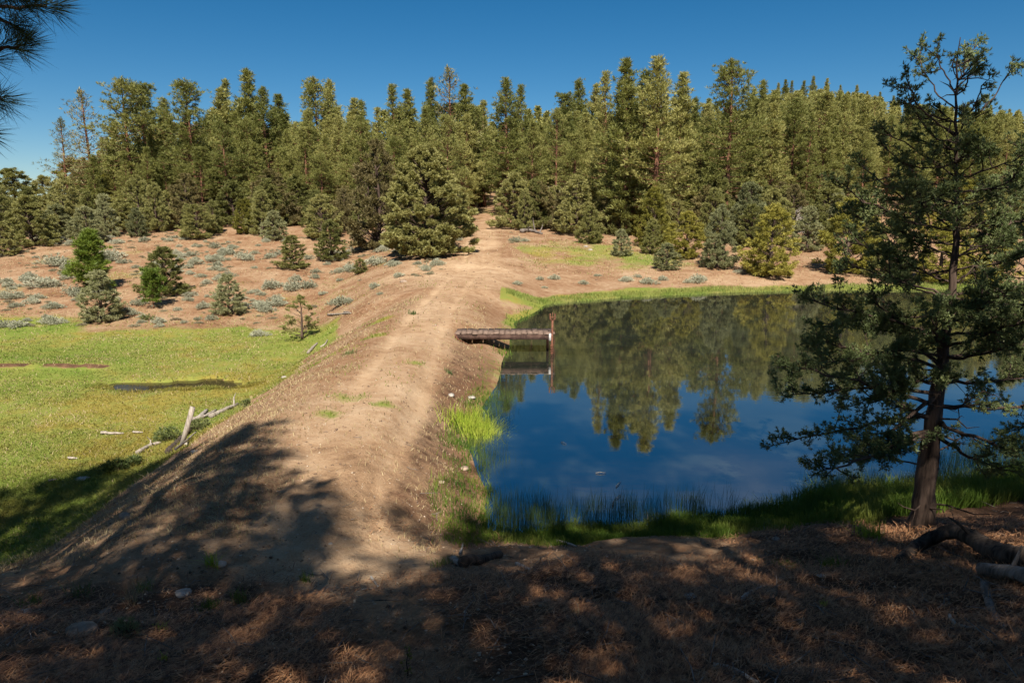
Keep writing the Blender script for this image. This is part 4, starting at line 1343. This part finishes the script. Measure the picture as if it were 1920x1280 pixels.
CL = [(912, 808, .75, .42, 1500, .014, 'bright', 'sedge_clump', 'bright yellow-green sedge clump at the water edge of the dam', 'sedge'),
      (398, 1062, .07, .2, 70, .006, 'bright', 'grass_tuft', 'bright grass tuft beside the pale rock on the shaded dam face'),
      (268, 1108, .10, .14, 60, .005, 'reed', 'grass_tuft', 'thin grass tuft in the middle of the needle slope at left'),
      (150, 1118, .12, .16, 70, .006, 'scrub', 'grass_tuft', 'dull green tuft near the ditch at far left'),
      (62, 1136, .10, .15, 70, .006, 'reed', 'grass_tuft', 'green tuft near the left edge of the needle slope'),
      (450, 1130, .09, .14, 80, .006, 'reed', 'grass_tuft', 'dark green tuft on the shaded slope left of the track'),
      (393, 1140, .09, .12, 70, .006, 'reed', 'grass_tuft', 'dark green tuft left of its neighbour by the sunlit layered rock'),
      (250, 1130, .08, .25, 40, .004, 'dry', 'grass_tuft', 'dry straw-coloured tuft on the needle slope at left'),
      (1556, 1066, .14, .16, 110, .007, 'reed', 'grass_tuft', 'small grass tuft in the open shade left of the large juniper'),
      (1476, 1066, .22, .10, 110, .006, 'reed', 'grass_tuft', 'thin low grass patch in the shade, left of the small grass tuft'),
      (1630, 1008, .14, .26, 140, .008, 'bright', 'grass_tuft', 'sunlit grass tuft at the lower edge of the shore grass near the trunk'),
      (1085, 1160, .06, .09, 40, .005, 'dry', 'grass_tuft', 'dry tuft beside the hollow in the needles at centre'),
      (300, 1176, .06, .05, 40, .008, 'bright', 'seedling', 'tiny bright green seedling on needles right of the grey-green plant', 'seedling'),
      (306, 1236, .04, .05, 30, .008, 'bright', 'seedling', 'tiny green seedling near the bottom of the needle slope', 'seedling'),
      (1545, 1134, .04, .05, 30, .007, 'bright', 'seedling', 'tiny yellow-green seedling in the dark needles right of the stub', 'seedling'),
      (832, 1058, .14, .12, 90, .006, 'reed', 'grass_tuft', 'grass tuft by the bleached wood chunk'),
      (840, 698, .12, .12, 60, .012, 'scrub', 'grass_tuft', 'green weed on the inner slope of the dam below the walkway'),
      (572, 1090, .06, .10, 60, .006, 'reed', 'grass_tuft', 'faint tuft in deep shade left of the track'),
      (656, 664, .18, .14, 80, .014, 'scrub', 'grass_tuft', 'dark green weed on the left brow of the dam'),
      (774, 590, .2, .22, 60, .02, 'scrub', 'grass_tuft', 'small upright weed on the crest before the track bend')]
for c_ in CL:
    clump(*c_[:9], *(c_[9:] or ('grass tuft',)))


def bush(name, px, py, wpx, hm, m, label, cat, n=60, tl=.10, tw=.02, k=7, seed=0):
    rg = np.random.default_rng(900 + seed)
    g_ = ground_px(px, py); r = wpx / FPX * g_[1] * .5
    th = rg.random(n) * 6.28; ph = np.arccos(rg.uniform(.05, 1, n)); rr = rg.random(n) ** .4
    C = np.stack([np.cos(th) * np.sin(ph) * r * rr, np.sin(th) * np.sin(ph) * r * rr, np.cos(ph) * hm * rr * .85 + .02], -1)
    lv, wd_ = MB(), MB()
    for c in C[::3]: wd_.tube(np.array([[0, 0, -.02], c * [.5, .5, .4], c]), [.008, .006, .003], 3, False)
    tufts(lv, C, C / [r, r, hm] + [0, 0, .5], tl, tw, k, .5, rg)
    root = empty(name, (g_[0], g_[1], tz(g_[0], g_[1])))
    obj('stems', wd_.mesh('stems', M['jbark']), root); obj('foliage', lv.mesh('foliage', M[m]), root)
    tag(root, label, cat)


bush('feathery_plant', 236, 1196, 62, .17, 'plume', 'feathery grey-green plant beside the large brown rock at lower left', 'plant', 90, .05, .004, 12, 1)
bush('leafy_plant', 215, 884, 46, .35, 'scrub', 'dark leafy plant at the toe of the dam below the driftwood', 'plant', 80, .14, .03, 7, 2)
bush('leafy_plant', 253, 872, 24, .25, 'scrub', 'smaller dark leafy plant right of the one at the toe of the dam', 'plant', 40, .12, .03, 7, 3)
bush('leafy_plant', 376, 806, 52, .35, 'scrub', 'leafy weeds growing out of the driftwood pile on the dam side', 'plant', 90, .12, .03, 7, 4)
bush('leafy_plant', 316, 826, 52, .40, 'scrub', 'tall weeds left of the leaning plank', 'plant', 90, .14, .03, 7, 5)
bush('leafy_plant', 276, 600, 30, .35, 'scrub', 'low green shrub on the meadow edge right of the grey juniper', 'shrub', 60, .16, .04, 7, 6)
bush('leafy_plant', 462, 764, 20, .25, 'scrub', 'small leafy weed on the left face of the dam above the driftwood', 'plant', 40, .1, .03, 7, 7)
# thin sapling twig by the path
g_ = ground_px(764, 1272); b, lv = MB(), MB()
P = np.array([[0, 0, -.02], [.004, 0, .05], [-.004, .004, .11], [.006, 0, .17], [.0, 0, .22]]); b.tube(P, [.006, .005, .004, .003, .002], 5)
tufts(lv, P[rng.integers(1, 5, 26)] + rng.normal(size=(26, 3)) * .012, rng.normal(size=(26, 3)) + [0, 0, .5], .028, .010, 3, .7, rng)
root = empty('sprout', (g_[0], g_[1], tz(g_[0], g_[1]))); obj('stem', b.mesh('stem', M['jbark']), root); obj('leaves', lv.mesh('leaves', M['jun_yellow']), root)
tag(root, 'thin leafy sprout standing at the bottom of the path', 'plant')

# ------------------------------------------------------------------ sagebrush
SG = []
for q in range(5):
    rg = np.random.default_rng(300 + q); n = 150; lv = MB()
    th = rg.random(n) * 6.28; ph = np.arccos(rg.uniform(.0, 1, n)); rr = rg.random(n) ** .35
    lob = 1 + .3 * np.sin(th * 3 + q * 2)
    C = np.stack([np.cos(th) * np.sin(ph) * .45 * rr * lob, np.sin(th) * np.sin(ph) * .45 * rr * lob, np.cos(ph) * .36 * rr * (1 + .2 * np.sin(th * 2)) + .05], -1)
    tufts(lv, C, C + [0, 0, .3], .15, .024, 8, .55, rg)
    for c in C[::9]: lv.tube(np.array([[0, 0, -.02], c * .6, c]), [.016, .012, .006], 3, False)
    SG.append(lv.mesh('sagebrush', M['sage']))


def sage(x, y, s, lab, gr):
    o = obj('sagebrush', SG[rng.integers(5)], None, (x, y, tz(x, y) - .03))
    o.rotation_euler = (0, 0, rng.random() * 6.28); o.scale = (s * rng.uniform(.9, 1.3), s * rng.uniform(.9, 1.2), s * rng.uniform(.75, 1.1))
    tag(o, lab, 'sagebrush', gr)


SGP = [(98, 578, 32), (70, 560, 26), (10, 560, 34), (85, 538, 50), (140, 552, 40), (105, 500, 44), (205, 487, 44), (510, 540, 40), (548, 545, 38), (520, 573, 30), (578, 540, 30), (500, 585, 30), (555, 527, 26),
       (640, 572, 40), (705, 497, 36), (735, 500, 26), (745, 496, 16), (784, 496, 16), (702, 540, 22), (713, 552, 14), (590, 522, 20), (605, 552, 18), (655, 568, 20), (372, 600, 16), (395, 600, 22), (345, 606, 16),
       (455, 575, 24), (485, 630, 30), (250, 590, 22), (357, 515, 18), (400, 490, 34), (430, 478, 26), (360, 480, 22), (460, 488, 30), (330, 478, 20), (970, 534, 20), (1012, 525, 14), (1040, 524, 24), (1120, 518, 14), (1195, 520, 14),
       (1175, 528, 22), (1215, 532, 28), (1242, 526, 20), (1310, 530, 32), (1290, 530, 20), (968, 454, 22), (984, 453, 16), (1094, 533, 18), (1020, 540, 12), (1385, 512, 18)]
for (px, py, wp) in SGP:
    p = ground_px(px, py); s = wp / FPX * p[1] / .95
    right_ = px > 900
    sage(p[0], p[1], s, 'pale grey-green sagebrush on the bare strip above the far shore grass' if right_ else 'pale grey-green sagebrush on the open slope left of the track', 'sagebrush on the far shore strip' if right_ else 'sagebrush scattered on the open slope')
cnt = 0
while cnt < 245:
    y = rng.uniform(39.5, 72); u = rng.uniform(-.85, -.06); x = u * y
    if abs(x + 2.4) < 2.4: continue
    dn = fbm(np.array([x * .16]), np.array([y * .16]), 71, 3)[0] + .16 * (u < -.35) + .06 * (y > 52) - .25 * (y < 44) * (u > -.5)
    if rng.random() > np.clip(.22 + dn * 2.4, .02, 1): continue
    sage(x, y, rng.uniform(.4, 1.15), 'pale grey-green sagebrush on the open slope left of the track', 'sagebrush scattered on the open slope')
    cnt += 1

sm = SG[0]
sv = np.empty(len(sm.vertices) * 3, np.float32); sm.vertices.foreach_get('co', sv); sv = sv.reshape(-1, 3)
sf = np.empty(len(sm.loops), np.int32); sm.loops.foreach_get('vertex_index', sf); sf = sf.reshape(-1, 3)
sf = sf[:2400] if len(sf) > 2400 else sf
b = MB(); cnt = 0
while cnt < 520:
    y = rng.uniform(40, 74); x = rng.uniform(-.86, .0) * y
    if abs(x + 2.4) < 2.2 or rng.random() > np.clip(.35 + 2.2 * fbm(np.array([x * .2]), np.array([y * .2]), 73, 3)[0], .03, 1): continue
    s_ = rng.uniform(.15, .5); a = rng.random() * 6.28
    rot = np.array([[math.cos(a), -math.sin(a), 0], [math.sin(a), math.cos(a), 0], [0, 0, 1]])
    b.add((sv * [s_ * 1.4, s_, s_ * .8]) @ rot.T + [x, y, tz(x, y) - .02], sf); cnt += 1
tag(obj('low_sage', b.mesh('low_sage', M['sage_dry'])), 'low dry tufts of sage and weeds between the larger sagebrush on the slope', 'scrub', kind='stuff')
# ------------------------------------------------------------------ ground cover that nobody could count
def stuff(name, mb, m, label, cat):
    tag(obj(name, mb.mesh(name, m)), label, cat, kind='stuff')


def scatter(n, y0, y1, u0, u1, fn):
    y = np.exp(rng.uniform(math.log(y0), math.log(y1), n)); x = rng.uniform(u0, u1, n) * (y + 1)
    keep = rng.random(n) < fn(x, y)
    x, y = x[keep], y[keep]
    return x, y, terrain(x, y)


x, y, z = scatter(420000, 10.5, 44, -.85, -.12, lambda x, y: np.clip(cover(x, y)[0] * 1.2 - .2, 0, 1) * (x < -5.5) * np.where(terrain(x, y) < -1.67, 0, 1) * np.clip(.45 + 1.5 * fbm(x * .4, y * .4, 81), .05, 1) * np.clip(1.35 - y / 34, .22, 1))
b = MB(); blades(b, np.stack([x, y, z - .01], -1), .06 + .10 * (fbm(x * .3, y * .3, 82) + .3), .004 + .0009 * y, 1.0, rng)
stuff('meadow_grass', b, M['meadow'], 'short green and yellowish grass of the wet meadow below the dam', 'grass')

def nearfn(x, y):
    z = terrain(x, y); n_ = fbm(x * .9, y * .9, 83)
    edge = np.where(y < 16, .36 + .10 * sstep(x, 5, 10), .30)
    return np.clip((z > -.24) * (1 - sstep(z + .5 * n_, edge - .12, edge + .08)) * (.35 + 1.6 * (n_ + .25)) * (x > -1.6), 0, 1) * np.where((y > 16) & (x > 3), 0, 1) * np.where(y > 12.2, np.clip(.10 + 1.1 * n_, .03, .5), 1) * np.where((x < .6) & (y < 12.5), .35, 1)


x, y, z = scatter(700000, 8.6, 37, -.16, .95, nearfn)
hh = np.where(y < 12.6, .11 + .20 * sstep(x, 3, 6) + .20 * (fbm(x * .7, y * .7, 84) + .2), .17)
b = MB(); blades(b, np.stack([x, y, z - .02], -1), hh * np.where(z < .03, 1.25, 1), .0045 + .0008 * y, .30, rng)
stuff('shore_grass', b, M['reed'], 'rushes and green grass fringing the near edges of the pond', 'grass')
x, y, z = scatter(260000, 33, 50, -.05, .85, lambda x, y: (np.abs(y - shore_far(x) - .5 + 1.6 * fbm(x * .3, y * .3, 85)) < .9) * (x > -.3) * .55)
b = MB(); blades(b, np.stack([x, y, z - .02], -1), .24, .035, .3, rng)
stuff('far_shore_grass', b, M['pale_reed'], 'band of green grass along the far edge of the pond', 'grass')
x, y, z = scatter(330000, 9, 70, -.75, .35, lambda x, y: np.clip((cover(x, y)[0] - .12) * .9, 0, .7) * ((x > -8.5) | (y > 40)) * ((x < -1.4) | (y > 46)) * np.clip(.5 + 2 * fbm(x * .8, y * .8, 86), 0, 1))
b = MB(); blades(b, np.stack([x, y, z - .01], -1), .07 + .0012 * y, .004 + .0009 * y, .6, rng)
stuff('thin_grass', b, M['meadow'], 'thin patchy grass on the dam and on the bare slopes', 'grass')
x, y, z = scatter(260000, 8, 74, -.8, .5, lambda x, y: np.clip(.5 + 2 * fbm(x * .6, y * .6, 87), 0, 1) * np.clip(1 - cover(x, y)[1] * 1.4, 0, 1) * ((x < -1) | (y > 47)) * .5)
b = MB(); blades(b, np.stack([x, y, z - .01], -1), .07 + .0012 * y, .004 + .0008 * y, .7, rng)
stuff('dry_grass', b, M['dry'], 'dry straw-coloured grass stems on the bare soil', 'grass')

th = rng.random(9000) * 6.28; q = rng.uniform(.85, 1.3, 9000)
x = POOL[0] + np.cos(th) * POOL[2] * q * 1.02; y = POOL[1] + np.sin(th) * POOL[3] * q * 1.08; z = terrain(x, y)
k = (z > -1.70) & (y < POOL[1]) & (fbm(x * 1.2, y * 1.2, 89) > -.12); x, y, z = x[k], y[k], z[k]
b = MB(); blades(b, np.stack([x, y, z - .02], -1), .13, .022, .7, rng)
stuff('pool_rim_grass', b, M['meadow'], 'tall grass hanging over the rim of the small dark meadow pool', 'grass')
x, y, z = scatter(500000, 9.5, 19, -.16, .95, lambda x, y: ((terrain(x, y) > -.42) & (terrain(x, y) < -.06)) * np.clip(.10 + .9 * fbm(x * .8, y * .8, 88), 0, .4) * np.where(x < .8, .9, np.where(x > 3, .8, .35)) * (x > -1.4))
b = MB(); blades(b, np.stack([x, y, z - .02], -1), np.where(x < 1, .42, .5) - z * .6, .007, .16, rng, .15)
stuff('rushes', b, M['rush'], 'thin dark rushes standing in the shallow water along the near shore', 'rushes')

# pine straw of the foreground
x, y, z = scatter(330000, 1.7, 9.5, -.95, .95, lambda x, y: np.clip(cover(x, y)[2] * 1.15 - .08, 0, 1) * np.clip(.5 + 1.6 * fbm(x * 1.3, y * 1.3, 91), .08, 1))
n = len(x); a = rng.random(n) * 6.28 + 0; a = np.where(rng.random(n) < .45, .4 + .5 * rng.normal(size=n) + 2 * fbm(x * .8, y * .8, 92), a)
L = rng.uniform(.06, .20, n); tilt = np.abs(rng.normal(size=n)) * .22 + .02
d = np.stack([np.cos(a) * np.cos(tilt), np.sin(a) * np.cos(tilt), np.sin(tilt)], -1)
c = np.stack([x, y, z + .004 + .012 * rng.random(n)], -1)
wv = np.stack([-np.sin(a), np.cos(a), 0 * a], -1) * (.0008 + .00034 * y)[:, None]
e = c + d * L[:, None]
mid_ = (c + e) / 2 + np.stack([0 * a, 0 * a, L * .10], -1) + rng.normal(size=(n, 3)) * .004
V = np.stack([c - wv, c + wv, mid_ + wv, mid_ - wv, e], 1).reshape(-1, 3); q = np.arange(n)[:, None] * 5
b = MB(); b.add(V, np.concatenate([q + [0, 1, 2], q + [0, 2, 3], q + [3, 2, 4]]))
stuff('pine_straw', b, M['straw'], 'fallen pine needles carpeting the shaded foreground slope', 'pine needles')

# small broken twigs in the litter
x, y, z = scatter(1500, 1.8, 14, -.9, .8, lambda x, y: np.clip(cover(x, y)[2] + .15, 0, 1) * (terrain(x, y) > .3))
b = MB()
for a_, c_, d_ in zip(x, y, z):
    th = rng.random() * 6.28; L = rng.uniform(.06, .34); d = np.array([math.cos(th), math.sin(th), rng.uniform(-.02, .16)]) * L
    p = np.array([a_, c_, d_ + .008]); q = p + d * .55 + rng.normal(size=3) * .015 * [1, 1, .3]
    b.tube(np.array([p, q, p + d]), [.006, .005, .003], 4, False)
stuff('twig_litter', b, M['old_wood'], 'small broken grey twigs scattered through the pine needles', 'twigs')

# grit and pebbles
OV = np.array([[1, 0, 0], [-1, 0, 0], [0, 1, 0], [0, -1, 0], [0, 0, 1], [0, 0, -1]], float)
OF = np.array([[0, 2, 4], [2, 1, 4], [1, 3, 4], [3, 0, 4], [2, 0, 5], [1, 2, 5], [3, 1, 5], [0, 3, 5]])


def grit(n, y0, y1, fn, s0, s1, m, name, label):
    x, y, z = scatter(n, y0, y1, -.8, .6, fn); n = len(x)
    s = s0 + (s1 - s0) * rng.random(n) ** 5
    s = s * (.7 + .035 * y)
    V = OV[None] * rng.uniform(.5, 1.2, (n, 6, 1)) * s[:, None, None] * [1, 1, .7]
    a = rng.random(n) * 6.28
    V = np.stack([V[..., 0] * np.cos(a)[:, None] - V[..., 1] * np.sin(a)[:, None], V[..., 0] * np.sin(a)[:, None] + V[..., 1] * np.cos(a)[:, None], V[..., 2]], -1)
    V = V + np.stack([x, y, z + s * .15], -1)[:, None]
    b = MB(); b.add(V.reshape(-1, 3), (OF[None] + np.arange(n)[:, None, None] * 6).reshape(-1, 3))
    stuff(name, b, m, label, 'pebbles')


def gf(x, y): return np.clip((.5 + 1.6 * fbm(x * .5, y * .5, 95)) * (1 - cover(x, y)[0] * 1.3), 0, 1) * (terrain(x, y) > .12 - 3 * (x < -3))


grit(26000, 3, 62, gf, .004, .026, M['rock_tan'], 'pale_pebbles', 'pale pebbles strewn over the bare dirt of the dam and banks')
grit(42000, 3, 62, gf, .005, .036, M['rock_clod'], 'brown_pebbles', 'brown grit and clods strewn over the bare dirt')

# twigs afloat on the pond
for k, (p1, p2, lab) in enumerate([((1117, 886), (1136, 886), 'white twig afloat on the pond, largest of the floating bits'), ((1155, 912), (1164, 902), 'short pale twig afloat below the largest floating one'),
                                  ((1156, 934), (1165, 926), 'pale floating twig near the shallow corner'), ((1148, 950), (1152, 934), 'forked pale twig standing in the shallows'),
                                  ((1052, 828), (1062, 832), 'curled pale scrap afloat off the sedge clump'), ((1560, 912), (1575, 902), 'pale stick in the water left of the near trunk'),
                                  ((1215, 975), (1213, 955), 'pale twig rising from the water at the shore grass')]):
    A_, B_ = [CAM + ray(*p) * (4.985 / -ray(*p)[2]) for p in (p1, p2)]
    b = MB(); mid_ = (A_ + B_) / 2 + [0, 0, .012]
    b.tube(np.array([A_, mid_, B_]) - A_, [.009, .008, .004], 5)
    tag(obj('floating_twig', b.mesh('floating_twig', M['snag']), None, A_), lab, 'twig')
